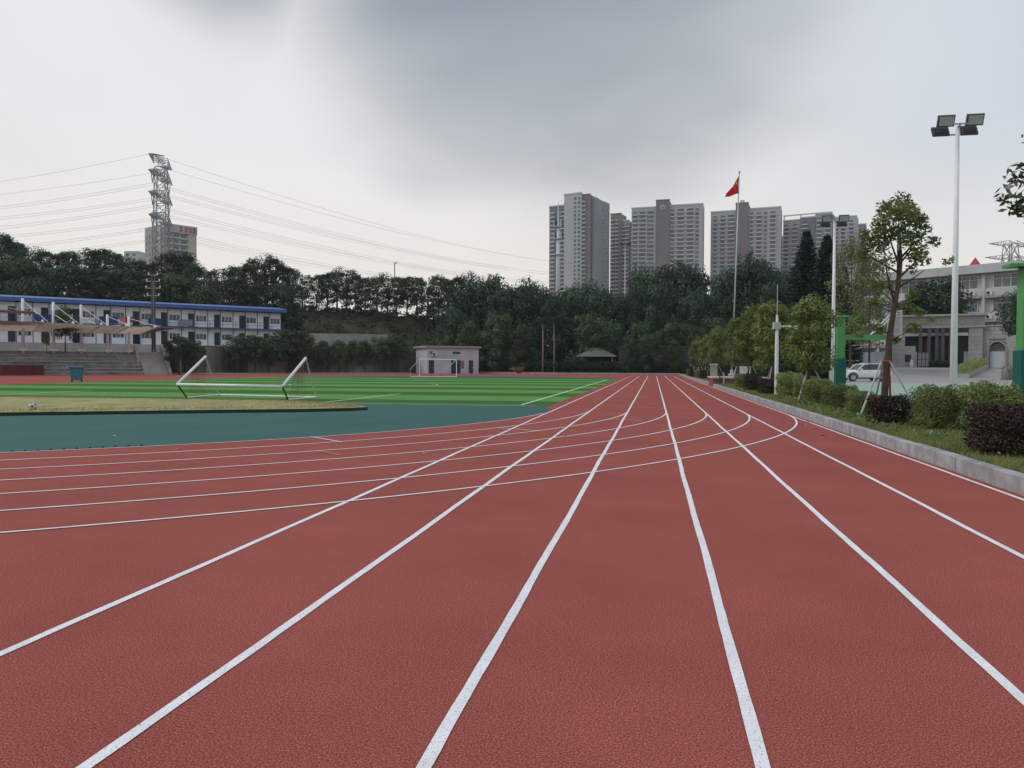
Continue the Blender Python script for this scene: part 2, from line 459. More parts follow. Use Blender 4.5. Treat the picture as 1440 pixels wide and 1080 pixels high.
def line_mesh(pts, w, z):
    vs = []; fs = []
    for i, p in enumerate(pts):
        a = pts[max(i - 1, 0)]; b = pts[min(i + 1, len(pts) - 1)]
        d = Vector((b[0] - a[0], b[1] - a[1])).normalized(); n = Vector((-d.y, d.x)) * (w / 2)
        j1, j2 = 1 + jrr.uniform(-.075, .075), 1 + jrr.uniform(-.075, .075)   # brushed edges are never quite straight
        vs += [(p[0] + n.x * j1, p[1] + n.y * j1, z), (p[0] - n.x * j2, p[1] - n.y * j2, z)]
    for i in range(len(pts) - 1):
        fs.append((2 * i, 2 * i + 1, 2 * i + 3, 2 * i + 2))
    return MB().add(vs, fs)


rr = random.Random(3)
for k in range(7):
    x = X0 + LW * k
    n = 420; pts = []; ph = rr.uniform(0, 6)
    for i in range(n + 1):
        y = -7 + (118 + 7) * (i / n) ** 1.6
        pts.append((x + 0.004 * math.sin(y * 0.7 + ph) + 0.003 * math.sin(y * 2.1 + ph * 2), y))
    line_mesh(pts, 0.056, 0.004).build('lane_line', M_PAINT, track)
for k in range(7):
    r = R0 + LW * k
    line_mesh([(CX + r * math.cos(t), CY + r * math.sin(t)) for t in np.linspace(-0.02 if k else -0.1, -math.pi, 420)], 0.05, 0.007).build('bend_line', M_PAINT, track)
M_MARKY = mat('yellow_mark', (0.45, 0.22, 0.09), 0.8, 0.2, 6)
M_MARKP = mat('pink_mark', (0.42, 0.2, 0.17), 0.8, 0.2, 6)
for (a, b, M, w) in [((437, 614.5), (480, 622), M_PAINT, 0.05), ((448, 635), (480, 641), M_MARKY, 0.05), ((700, 602), (755, 606), M_PAINT, 0.05),
                     ((780, 612), (812, 616), M_MARKY, 0.04), ((997, 573.2), (1030, 573.5), M_MARKP, 0.05), ((958, 580.3), (988, 580.7), M_MARKP, 0.05),
                     ((1022, 566), (1056, 566.3), M_MARKP, 0.05), ((960, 604), (1000, 606), M_MARKY, 0.04), ((880, 548), (990, 548.6), M_MARKP, 0.08),
                     ((855, 590), (905, 591.5), M_PAINT, 0.04)]:
    A, B = GP(*a), GP(*b)
    line_mesh([(A.x, A.y), (B.x, B.y)], w, 0.010).build('lane_mark', M, track)

# football field ----------------------------------------------------
M_TURFL = mat('turf_light', (0.110, 0.265, 0.068), 0.9, 0.08, 0.4, fine=0.12, fscale=30, spec=0.05)
M_TURFD = mat('turf_dark', (0.048, 0.135, 0.032), 0.9, 0.08, 0.4, fine=0.12, fscale=30, spec=0.05)
M_DTURF = mat('teal_turf', (0.030, 0.108, 0.100), 0.8, 0.10, 0.5, fine=0.14, fscale=45, spec=0.2)
FX0, FX1, FY0, FY1 = -45.0, -3.75, 28.4, 90.0
d_end = struct(MB().poly([(CX + (R0 - 0.10) * math.cos(t), CY + (R0 - 0.10) * math.sin(t)) for t in np.linspace(-math.pi, 0, 90)] + [(FX1, 27.2), (FX1, FY0 - 0.05), (FX0 + 5.6, FY0 - 0.05)], 0.004).build('turf_apron', M_DTURF))
far_d = struct(MB().poly([(-24.4 + 20.6 * math.cos(t), FY1 - 2 + 17 * math.sin(t)) for t in np.linspace(0.119, math.pi - 0.119, 60)], 0.004).build('turf_apron', M_DTURF))
field = struct(MB().poly([(FX0, FY0), (FX1, FY0), (FX1, FY1), (FX0, FY1)], 0.004).build('football_field', M_TURFD))
edges = [28.4, 32.0]
while edges[-1] < 88:
    edges.append(edges[-1] + (5.0 if len(edges) % 2 == 0 else 4.5))
edges[-1] = FY1
for i in range(len(edges) - 1):
    if i % 2 == 1:
        MB().poly([(FX0, edges[i]), (FX1, edges[i]), (FX1, edges[i + 1]), (FX0, edges[i + 1])], 0.008).build('turf_stripe', M_TURFL, field)
M_FLINE = mat('field_line', (0.62, 0.72, 0.56), 0.85, 0.15, 3)
for pts, w in [([(-4.85, 28.9), (-4.85, 84.5)], 0.11), ([(-12.7, 29.0), (-12.75, 38.6)], 0.11), ([(-44, 28.95), (-4.85, 28.95)], 0.07),
               ([(-30.5, 29.0), (-30.5, 38.6)], 0.1), ([(-44, 56.5), (-4.85, 56.5)], 0.1), ([(-4.85, 84.5), (-44, 84.5)], 0.08),
               ([(-21.5 + 5.5 * math.cos(t), 56.5 + 5.5 * math.sin(t)) for t in np.linspace(0, 2 * math.pi, 60)], 0.1)]:
    line_mesh(pts, w, 0.012).build('field_line', M_FLINE, field)
# concrete edging strip between turf and apron
struct(MB().box(FX0 + 5.6, -4.2, FY0 - 0.13, FY0 - 0.02, 0.0, 0.016).build('edging_strip', M_CONC))

# raised slab of dry grass -------------------------------------------
dry = mat('dry_grass', (0.30, 0.28, 0.125), 0.95, 0.28, 1.2, 0.5, 60, fine=0.3, fscale=35)
mpoly = [(-40, 8.0), (-27, 14.2), (-18.1, 19.2), (-14.9, 20.9), (-13.1, 21.8), (-10.8, 22.9), (-9.5, 23.8), (-9.2, 24.5), (-9.6, 25.2), (-11, 26.2), (-13, 27.6), (-17, 28.0), (-27, 28.1), (-36, 27.8)]
c0 = Vector((-22, 23.0))
mb = MB(); top = []; n = len(mpoly)
rings = [(1.0, 0.004), (0.997, 0.10), (0.99, 0.125), (0.8, 0.16), (0.4, 0.19)]
for s, z in rings:
    top.append([(c0.x + (p[0] - c0.x) * s, c0.y + (p[1] - c0.y) * s, z) for p in mpoly])
vs = sum(top, []); fs = []
for i in range(len(rings) - 1):
    for j in range(n):
        fs.append((i * n + j, i * n + (j + 1) % n, (i + 1) * n + (j + 1) % n, (i + 1) * n + j))
fs.append(tuple(range((len(rings) - 1) * n, len(rings) * n)))
mb.add(vs, fs); mb.m = [1] * n + [0] * (len(fs) - n)
mound = struct(mb.build('dry_grass_bank', [dry, mat('black_rubber_edge', (0.012, 0.03, 0.026), 0.8)]))


def blades(name, P, h, w, M, lean=0.5, rg=rng):
    n = len(P); t = rg.uniform(0, 2 * math.pi, n); l = rg.uniform(0, lean, n); t2 = rg.uniform(0, 2 * math.pi, n)
    hh = h * rg.uniform(0.5, 1.3, n)
    bx = np.stack([np.cos(t) * w / 2, np.sin(t) * w / 2, np.zeros(n)], 1)
    tp = P + np.stack([np.cos(t2) * l * hh, np.sin(t2) * l * hh, hh], 1)
    V = np.stack([P - bx, P + bx, tp + bx * 0.25, tp - bx * 0.25], 1)
    return quads_mesh(name, V, M)


def inpoly(x, y, poly):
    c = np.zeros(len(x), bool); j = len(poly) - 1
    for i in range(len(poly)):
        xi, yi = poly[i]; xj, yj = poly[j]
        c ^= ((yi > y) != (yj > y)) & (x < (xj - xi) * (y - yi) / (yj - yi + 1e-12) + xi); j = i
    return c


gx = rng.uniform(-32, -9, 60000); gy = rng.uniform(14, 28.2, 60000); k = inpoly(gx, gy, [(c0.x + (p[0] - c0.x) * 0.985, c0.y + (p[1] - c0.y) * 0.985) for p in mpoly])
P = np.stack([gx[k], gy[k], np.full(k.sum(), 0.12)], 1)
stuff(tag(link('dry_grass', blades('dry_grass', P, 0.06, 0.02, leafmat('dry_blade', (0.24, 0.24, 0.09), (0.48, 0.42, 0.22), 0.2, 0.02), 0.9)), 'short yellowed grass growing on the raised bank', 'grass'))

# ------------------------------------------------------------------ kerbs, planting bed, court
kerb = struct(bpy.data.objects.new('kerb', None)); COL.objects.link(kerb)
kb = MB().bbox(0, 0.16, 0.004, 1.992, -0.05, 0.215, 0.012).mesh('kerb_block', M_KERB)
for i in range(72):
    y = -6 + 2 * i
    if 58 < y + 1 < 63.0:
        continue
    o = put('kerb_block', kb, kerb, (KX + rr.uniform(-0.006, 0.006), y, rr.uniform(-0.006, 0.006)))
    o.rotation_euler = (0, 0, rr.uniform(-0.003, 0.003))
fk = struct(bpy.data.objects.new('far_kerb', None)); COL.objects.link(fk)
for (a, b) in zip(FAR_EDGE[:-1], FAR_EDGE[1:]):
    A, B = Vector((*a, 0)), Vector((*b, 0)); d = B - A; nseg = max(1, int(d.length / 4)); u = d.normalized(); nn = Vector((u.y, -u.x, 0))
    for i in range(nseg):
        p, q = A + d * (i / nseg) + u * 0.01, A + d * ((i + 1) / nseg) - u * 0.01
        MB().poly([(p.x, p.y), (q.x, q.y), (q.x + nn.x * 0.3, q.y + nn.y * 0.3), (p.x + nn.x * 0.3, p.y + nn.y * 0.3)], -0.05, 0.28).build('kerb_block', M_KERB, fk)
BX0, BX1, BZ = KX + 0.165, 7.0, 0.19
soil = mat('bed_soil', (0.115, 0.11, 0.05), 0.95, 0.35, 1.5, 0.6, 40, fine=0.3, fscale=30)
nx, ny = 8, 300
vs = []; fs = []
for j in range(ny + 1):
    for i in range(nx + 1):
        x = BX0 + (BX1 - BX0) * i / nx; y = -6 + 143 * j / ny
        vs.append((x, y, BZ - 0.02 + (0 if i in (0, nx) else 0.05 * (math.sin(x * 2 + y * 0.8) * 0.5 + rr.uniform(-0.4, 0.6)))))
for j in range(ny):
    for i in range(nx):
        a = j * (nx + 1) + i; fs.append((a, a + 1, a + nx + 2, a + nx + 1))
bed = struct(MB().add(vs, fs).build('planting_bed', soil, smooth=True))
struct(MB().box(BX1, BX1 + 0.12, -6, 137, -0.05, 0.2).build('bed_edging', M_KERB))
n = 90000
gy = 6 + 60 * rng.uniform(0, 1, n) ** 2.0; gx = rng.uniform(BX0 + 0.01, BX1 - 0.05, n)
keep = np.sin(gx * 3.1 + gy * 1.7) + np.sin(gy * 2.3 - gx) + rng.normal(0, 0.8, n) > -1.1
P = np.stack([gx[keep], gy[keep], np.full(keep.sum(), BZ - 0.01)], 1)
stuff(tag(link('bed_grass', blades('bed_grass', P, 0.085, 0.014, leafmat('bed_blade', (0.085, 0.11, 0.03), (0.24, 0.25, 0.09), 0.3, 0.03), 0.9)), 'rough green grass growing along the concrete kerb', 'grass'))
n = 2200
gy = 8 + 26 * rng.uniform(0, 1, n); gx = BX0 + 0.1 + rng.gamma(1.5, 0.5, n); cl = (np.sin(gy * 1.9) + np.sin(gx * 5 + gy) > 0.2) & (gx < BX1 - 0.1)
P = np.stack([gx[cl], gy[cl], BZ + rng.uniform(0.02, 0.16, cl.sum())], 1)
stuff(tag(link('weeds', leaves('weeds', P, 0.085, leafmat('weed_leaf', (0.05, 0.12, 0.02), (0.13, 0.24, 0.06)), 0.6, 0.9)), 'low leafy weeds in front of the clipped shrubs', 'weeds'))

M_COURT = mat('court_green', (0.27, 0.39, 0.32), 0.75, 0.10, 0.4, fine=0.05, fscale=30)
CZ = 0.05
pc = [BASE(1150, 66.5), BASE(1345, 67.5), BASE(1700, 69)]
court = struct(MB().poly([(BX1 + 0.12, -6), (48, -6), (70, 30), (pc[2].x, pc[2].y), (pc[1].x, pc[1].y), (pc[0].x, pc[0].y), (BX1 + 0.12, 66)], CZ).build('court', M_COURT))
edgeA, edgeB = BASE(1090, 67.0, 0), BASE(1700, 69.5, 0)
u = (edgeB - edgeA).normalized(); nn = Vector((-u.y, u.x, 0))
struct(MB().poly([tuple((edgeA)[:2]), tuple(edgeB[:2]), tuple((edgeB + nn * 1.2)[:2]), tuple((edgeA + nn * 1.2)[:2])], -0.05, 0.075).build('court_edging', mat('pale_kerb', (0.55, 0.54, 0.52), 0.8, 0.1, 1)))
# driveway: level strip, then a ramp up to the gate
M_DRIVE = mat('driveway_concrete', (0.30, 0.29, 0.285), 0.85, 0.14, 0.5, 0.3, 20, fine=0.1, fscale=8)
vs = []; fs = []
rows = [(68.3, 0.03), (81, 0.05), (84, 0.15), (98, 1.36), (102, 1.42), (150, 1.42)]
cols = [1166, 1180, 1200, 1300, 1400, 1500, 1600, 1800]
for d, z in rows:
    for px in cols:
        p = BASE(px, d, z); vs.append(tuple(p))
for i in range(len(rows) - 1):
    for j in range(len(cols) - 1):
        a = i * len(cols) + j; fs.append((a, a + 1, a + len(cols) + 1, a + len(cols)))
struct(MB().add(vs, fs).build('driveway', M_DRIVE))
for d in (86, 88.5, 91, 93.5, 96):                       # expansion joints of the ramp
    z = 0.15 + (1.36 - 0.15) * (d - 84) / 14 + 0.004
    a, b, c, e = BASE(1245, d, z), BASE(1352, d, z), BASE(1352, d + 0.12, z + 0.0104), BASE(1245, d + 0.12, z + 0.0104)
    struct(MB().add([a, b, c, e], [(0, 1, 2, 3)]).build('expansion_joint', mat('joint_tar', (0.12, 0.12, 0.12), 0.9)))

# ------------------------------------------------------------------ vegetation builders
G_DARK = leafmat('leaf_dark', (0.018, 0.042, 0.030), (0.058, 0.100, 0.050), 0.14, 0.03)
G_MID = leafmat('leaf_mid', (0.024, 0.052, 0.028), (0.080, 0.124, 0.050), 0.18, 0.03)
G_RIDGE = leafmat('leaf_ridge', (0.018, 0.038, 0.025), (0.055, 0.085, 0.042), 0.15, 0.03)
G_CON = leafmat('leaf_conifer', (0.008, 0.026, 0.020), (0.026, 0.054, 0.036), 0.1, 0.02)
G_BED = leafmat('leaf_bed_tree', (0.068, 0.106, 0.030), (0.215, 0.262, 0.078), 0.30, 0.03)
G_TALL = leafmat('leaf_tall_tree', (0.060, 0.105, 0.030), (0.200, 0.235, 0.075), 0.38, 0.03)
G_HEDGE = leafmat('leaf_shrub', (0.095, 0.140, 0.042), (0.310, 0.365, 0.125), 0.30, 0.04)
G_RED = leafmat('leaf_dark_red', (0.022, 0.015, 0.013), (0.075, 0.045, 0.032), 0.15, 0.04)


def tree_proto(name, label, seed, H, R, cb, nclump, cr, nleaf, lsize, M, bark=M_BARK, trunk_r=0.25, shape='oval', open_=0.0, flat=0.8, lean=0.0, up=0.5):
    """crown made of many leaf-sized faces in uneven clumps, on a tapered trunk with limbs"""
    rg = np.random.default_rng(seed); r2 = random.Random(seed)
    C = []
    z0, z1 = H * cb, H
    for i in range(nclump):
        t = (i + 0.5) / nclump
        if shape == 'oval':
            env = math.sin(math.pi * min(1, (0.10 + 0.90 * t)) ** 0.85) ** 0.6
        elif shape == 'dome':
            env = max(0.05, 1 - t ** 2.2) ** 0.5 * (0.75 + 0.25 * min(1, t * 4))
        elif shape == 'vase':
            env = (0.35 + 0.65 * math.sin(min(1.0, t * 1.25) * math.pi * 0.62)) * (1 if t < 0.8 else (1.25 - t) / 0.45)
        else:
            env = 1 - t * 0.9
        a = i * 2.399963 + r2.uniform(-0.5, 0.5); rad = R * env * (r2.uniform(0.35, 1.0) ** 0.6)
        zc = z0 + (z1 - z0) * t - (cr * 0.6 if t > 0.85 else 0)
        C.append(np.array([rad * math.cos(a) + lean * t, rad * math.sin(a), zc + r2.uniform(-0.3, 0.3) * cr]))
    P = []; O = []
    per = nleaf // nclump
    for c in C:
        s = cr * r2.uniform(0.65, 1.25)
        bq = ball(int(per * r2.uniform(0.7, 1.3)), rg, 0.30); O.append(bq)
        P.append(c + bq * np.array([s, s, s * flat]) * (1 + 0.25 * np.sin(bq[:, :1] * 7 + c[0]) * np.sin(bq[:, 1:2] * 6)))
    P = np.concatenate(P); O = np.concatenate(O)
    if open_ < 1:                                       # an inner mass so that the crown has depth
        k = int(nleaf * 0.22 * (1 - open_)); q = ball(k, rg, 0.4)
        P = np.concatenate([P, q * np.array([R * 0.62, R * 0.62, (z1 - z0) * 0.40]) + np.array([lean * 0.5, 0, (z0 + z1) / 2 - 0.02 * H])]); O = np.concatenate([O, q])
    root = thing(name, label, 'tree')
    mb = MB()
    fork = H * (cb + (1 - cb) * 0.30)
    tp = [(0, 0, -0.15), (r2.uniform(-.04, .04) * H * 0.3, r2.uniform(-.04, .04) * H * 0.3, fork * 0.5), (lean * 0.2, 0, fork), (lean * 0.55, 0, H * 0.86)]
    mb.tube(tp, [trunk_r * 1.25, trunk_r * 0.9, trunk_r * 0.65, trunk_r * 0.12], 8)
    for i in range(0, nclump, max(1, nclump // 12)):
        c = C[i]; s = Vector(tp[2]) * r2.uniform(0.8, 1.0)
        if c[2] < s.z:
            s = Vector(tp[1]).lerp(Vector(tp[2]), r2.uniform(0.3, 0.9))
        midp = s.lerp(Vector(c), 0.5) + Vector((0, 0, -0.04 * H))
        mb.tube([s, midp, Vector(c)], [trunk_r * 0.38, trunk_r * 0.25, trunk_r * 0.07], 5)
    mb.build('trunk', bark, root, smooth=True)
    link('crown', leaves(name + '_crown', P, lsize, M, 0.6, up, rg, out=O), root)
    root['_h'] = H
    return root


PROTOS = {}
NTH = ['first', 'second', 'third', 'fourth', 'fifth', 'sixth', 'seventh', 'eighth', 'ninth', 'tenth', 'eleventh', 'twelfth', 'thirteenth', 'fourteenth', 'fifteenth', 'sixteenth', 'seventeenth', 'eighteenth']


def rank(px, cols):                                     # place of a column among those given
    return sorted(cols).index(px)



def plant(key, loc, h, rz=None, label=None, group=None, wide=1.0):
    p = PROTOS[key]; s = h / p['_h']; rz = rr.uniform(0, 6.28) if rz is None else rz
    if not p.get('_used'):
        p['_used'] = 1; o = p; o.location = loc; o.rotation_euler = (0, 0, rz); o.scale = (s * wide, s * wide, s)
        if label:
            o['label'] = label
        if group:
            o['group'] = group
    else:
        o = dup(p, loc, rz, (s * wide, s * wide, s), label, group)
    return o


def ptree(key, px, top, d, label, group, z=0.0, wide=1.0, rz=None):
    zt = ZPX(px, top, d); b = BASE(px, d, z)
    return plant(key, b, zt - z, rz, label, group, wide)


for i in range(3):
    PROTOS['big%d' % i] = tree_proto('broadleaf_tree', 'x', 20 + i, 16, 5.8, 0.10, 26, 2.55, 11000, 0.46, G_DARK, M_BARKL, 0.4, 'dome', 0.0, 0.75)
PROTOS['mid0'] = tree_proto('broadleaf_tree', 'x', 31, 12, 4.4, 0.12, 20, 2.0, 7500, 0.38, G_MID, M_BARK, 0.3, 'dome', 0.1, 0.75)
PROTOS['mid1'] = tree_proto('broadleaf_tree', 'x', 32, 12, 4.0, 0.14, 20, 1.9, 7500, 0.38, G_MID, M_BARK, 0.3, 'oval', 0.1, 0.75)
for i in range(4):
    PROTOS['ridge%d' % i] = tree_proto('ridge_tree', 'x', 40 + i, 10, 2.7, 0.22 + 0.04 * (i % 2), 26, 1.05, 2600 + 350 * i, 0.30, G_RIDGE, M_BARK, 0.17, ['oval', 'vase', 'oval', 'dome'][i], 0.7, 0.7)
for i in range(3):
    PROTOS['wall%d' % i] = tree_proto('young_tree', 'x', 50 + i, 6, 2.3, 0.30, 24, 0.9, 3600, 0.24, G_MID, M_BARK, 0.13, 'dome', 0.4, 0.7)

# ------------------------------------------------------------------ hill behind the stands
def hill_z(px, d):
    """height of the wooded slope under column px at distance d"""
    t = max(0.0, min(1.0, (px - 40) / 560))
    zr = ZPX(px, 414 + 26 * t, 180)                      # crest
    z0 = 4.2
    d0, d1 = 140 + 16 * t, 182
    s = max(0.0, min(1.0, (d - d0) / (d1 - d0))); s = s * s * (3 - 2 * s)
    z = z0 + (zr - z0) * s
    if px > 560:
        z *= max(0.0, 1 - ((px - 560) / 260) ** 2) if px < 820 else 0
    back = max(0.0, min(1.0, (d - 215) / 120)); z *= 1 - 0.75 * back * back
    return z


vs = []; fs = []
hc = list(range(-420, 861, 20)); hd = [137, 140, 144, 148, 152, 156, 160, 164, 168, 172, 176, 180, 185, 190, 200, 215, 240, 280, 340]
for d in hd:
    for px in hc:
        z = hill_z(px, d) + rr.uniform(-0.35, 0.35)
        dd = d + max(0, (px - 300) / 280) * 14 if d < 160 else d + max(0, (px - 300) / 280) * 14 * max(0, (220 - d) / 60)
        p = BASE(px, dd, z if d > 137 else -0.3); vs.append(tuple(p))
nc = len(hc)
for i in range(len(hd) - 1):
    for j in range(nc - 1):
        a = i * nc + j; fs.append((a, a + 1, a + nc + 1, a + nc))
hill = struct(MB().add(vs, fs).build('hill', mat('hill_soil', (0.045, 0.055, 0.026), 0.95, 0.3, 0.3, fine=0.3, fscale=2), smooth=True))
# the slope's undergrowth: nobody could count it
def dshift(px, d):
    return d + max(0, (px - 300) / 280) * 14 if d < 160 else d + max(0, (px - 300) / 280) * 14 * max(0, (220 - d) / 60)


Pu = []
r3 = np.random.default_rng(5)
for i in range(2300):
    px = r3.uniform(-120, 800); d = 141 + 46 * r3.uniform() ** 1.1
    z = hill_z(px, d)
    if z < 0.5:
        continue
    b = BASE(px, dshift(px, d), z); s = r3.uniform(0.7, 2.0)
    q = ball(26, r3, 0.5); q[:, 2] = np.abs(q[:, 2]) * 0.75
    Pu.append(q * s + np.array(b))
Pu = np.concatenate(Pu)
stuff(tag(link('undergrowth', leaves('undergrowth', Pu, 0.5, leafmat('leaf_slope', (0.026, 0.046, 0.020), (0.080, 0.098, 0.042), 0.15, 0.03), 0.65, 0.6, r3)), 'tangled low scrub covering the slope behind the retaining wall', 'undergrowth'))

# crest trees: (column, row of the top)
crest = [(-60, 335), (-30, 330), (4, 326), (14, 332), (28, 338), (46, 347), (64, 350), (84, 352), (98, 349), (116, 350), (134, 348), (150, 346), (163, 351),
         (178, 362), (196, 364), (213, 366), (236, 352), (252, 349), (262, 357), (276, 368), (298, 378), (312, 375), (330, 372), (346, 366), (358, 367), (374, 358), (384, 360),
         (398, 368), (412, 374), (426, 383), (446, 386), (460, 380), (474, 378), (488, 375), (500, 384), (514, 386), (530, 385), (546, 384), (558, 388), (572, 385), (586, 386),
         (602, 389), (616, 385), (630, 388), (645, 386), (660, 382)]
def crest_label(px):
    left = sorted([c for c, _ in crest if 398 <= c < 555], reverse=True); right = sorted(c for c, _ in crest if c >= 555)
    if px in left:
        return NTH[left.index(px)] + ' slender crest tree from the lightning rod towards the pylon'
    if px in right:
        return NTH[right.index(px)] + ' slender crest tree from the lightning rod towards the tower blocks'
    return 'slender dark crest tree on the ridge behind the blue roofed block'


for i, (px, top) in enumerate(crest):
    d = 176 + rr.uniform(-5, 7); z = hill_z(px, d) - 0.4
    ptree('ridge%d' % (i % 4), px, top, dshift(px, d), crest_label(px), 'trees along the crest of the slope', z, rr.uniform(0.95, 1.3))
for i, px in enumerate(range(-70, 420, 21)):            # a second row, lower on the slope, thickens the left half
    px += rr.uniform(-6, 6); d = 160 + rr.uniform(-6, 6); z = hill_z(px, d) - 0.4
    t = max(0, min(1, px / 400)); top = 372 + 26 * t + rr.uniform(-10, 8)
    ptree(['mid0', 'ridge3', 'mid1', 'ridge0', 'ridge2'][i % 5], px, top + (i * 7 % 11) - 6, dshift(px, d), 'rounded dark green tree on the slope below the crest', 'trees halfway up the slope', z, rr.uniform(0.8, 1.05) * (1.35 if i % 5 in (1, 3, 4) else 1))
ptree('mid0', 14, 356, 150, 'bushy lighter green tree close behind the blue roof', None, 4.0, 0.95)
ptree('mid1', 45, 384, 148, 'small olive green tree tucked under a bushy taller one behind blue roof', None, 4.0, 0.9)

# ------------------------------------------------------------------ big trees at the far end
BIGL = 'large dense dark tree in the belt beyond the end of the track'
far = [(636, 430, 160, 0.8), (655, 398, 165, .8), (690, 386, 168, .85), (716, 396, 158, .75), (742, 390, 164, .7), (768, 404, 160, .75), (800, 398, 172, .8), (826, 394, 166, .75), (850, 406, 158, .75),
       (878, 408, 162, .7), (903, 371, 168, .62), (930, 392, 160, .6), (960, 361, 166, .72), (981, 402, 156, .6), (1012, 404, 160, .6), (1030, 376, 168, .62), (1053, 355, 160, .72), (1076, 366, 166, .66), (1096, 390, 150, .65), (1100, 374, 170, .65),
       (1120, 395, 158, .9)]
FARL = ['low dark tree pressed against the slope behind the utility hut', 'dark tree rising straight behind the utility hut', 'tall dark tree just clear of the hut roof end', 'dark tree between the utility hut and the pale palms',
        'dark tree right behind the red handcart', 'dark tree behind the two slim palms', 'dark tree at the foot of the white antenna mast', 'dark tree under the tallest tower block', 'dark tree behind the small pavilion',
        'dark tree under the thin lamp ring mast', 'tall dark tree before the emblem tower block, its highest crown on that side', 'lower dark tree under the brown shaft of the emblem tower block', 'tall dark tree under the far corner of the emblem tower block', 'dark tree at the sky gap between the two brown shafted tower blocks',
        'low dark tree in the sky gap beside the flagpole', 'dark tree behind the lower half of the flagpole', 'tallest dark tree just beyond the flagpole', 'dark tree between flagpole and conifers', 'low dark tree before the taller ones next to the conifers', 'dark tree behind the first tall conifer', 'dark tree at the foot of the tall conifers']
for i, (px, top, d, w) in enumerate(far):
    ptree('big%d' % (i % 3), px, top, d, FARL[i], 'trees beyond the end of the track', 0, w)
small = [(700, 440, 148, .9), (735, 452, 146, .85), (830, 440, 150, .95), (860, 452, 148, .8), (902, 450, 147, .95), (945, 448, 150, .9), (975, 455, 147, .8), (1010, 440, 150, .9), (1045, 455, 140, .9), (1078, 450, 132, .9), (1110, 448, 126, .9), (1140, 440, 122, .8), (660, 450, 152, .85), (630, 468, 156, .8),
                                     (885, 472, 142, .6), (913, 466, 141, .85), (948, 476, 140.5, .6)]
for i, (px, top, d, w) in enumerate(small):
    ptree('mid%d' % (i % 2), px, top, d, NTH[rank(px, [q[0] for q in small])] + ' lower green tree from the hut along the foot of the dark belt', 'smaller trees at the end of the track', 0, w)

struct(MB().poly([(BX1 + 0.125, 66.1), BASE(1164, 68.3)[:2], BASE(1164, 150)[:2], (8, 150), (8, 137.2), (BX1 + 0.125, 137.2)], 0.06).build('verge', mat('verge_grass', (0.05, 0.085, 0.03), 0.95, 0.3, 0.8, fine=0.3, fscale=8)))
# hedge blocks and low cover at the far end
def shrub_proto(name, label, seed, w, dp, h, nleaf, ls, M, cat='shrub', stem=True, power=0.30, lump=0.12):
    rg = np.random.default_rng(seed)
    # rounded box: superellipsoid surface plus some depth
    d = rg.normal(size=(nleaf, 3)); d /= np.linalg.norm(d, axis=1, keepdims=True)
    e = 2.7; k = (np.abs(d) ** e).sum(1) ** (-1 / e)
    p = d * k[:, None]
    lum = 1 + lump * (np.sin(p[:, 0] * 5 + seed) * np.sin(p[:, 1] * 4.3 + 1) + 0.8 * np.sin(p[:, 2] * 5 + 2 * p[:, 0])) + rg.normal(0, 0.035, nleaf)
    p = p * (rg.uniform(size=(nleaf, 1)) ** power) * lum[:, None]
    P = p * np.array([w / 2, dp / 2, h / 2 * 0.94]) + np.array([0, 0, h / 2 + 0.03])
    root = thing(name, label, cat)
    link('foliage', leaves(name + '_foliage', P, ls, M, 0.6, 0.35, rg), root)
    if stem:
        mb = MB(); r2 = random.Random(seed)
        for i in range(7):
            a = i * 2.4; mb.tube([(0.03 * math.cos(a), 0.03 * math.sin(a), -0.05), (0.08 * w * math.cos(a), 0.08 * dp * math.sin(a), h * 0.3), (0.33 * w * math.cos(a), 0.33 * dp * math.sin(a), h * 0.75)], [0.016, 0.012, 0.005], 5)
        mb.build('stem', M_BARK, root)
    root['_h'] = h
    return root


FARHEDGE = shrub_proto('hedge', 'dark clipped hedge along the foot of the far tree belt', 61, 5.0, 2.4, 2.4, 4200, 0.24, G_DARK, 'hedge', False)
FARHEDGE['group'] = 'hedges at the end of the track'
first = True
for px, d in [(790, 143), (812, 143), (836, 143), (858, 143), (770, 144), (735, 146), (712, 147), (880, 143), (905, 142), (930, 142), (952, 141), (972, 140), (690, 149), (752, 146), (1060, 104), (1095, 100), (1128, 97), (1030, 110), (1000, 120), (1150, 95)]:
    b = BASE(px, d, -0.05); s = rr.uniform(0.8, 1.15)
    if first:
        FARHEDGE.location = b; first = False
    else:
        dup(FARHEDGE, b, rr.uniform(-0.3, 0.3) + YAW, (s, s, s * rr.uniform(0.85, 1.2) * (0.75 if 870 < px < 980 else 1)))
stripg = struct(MB().poly([(KX, 137.4), (-17, 138.9), (-47, 148), (-60, 175), (8, 175)], 0.10).build('verge', mat('verge_grass', (0.05, 0.085, 0.03), 0.95, 0.3, 0.8, fine=0.3, fscale=8)))
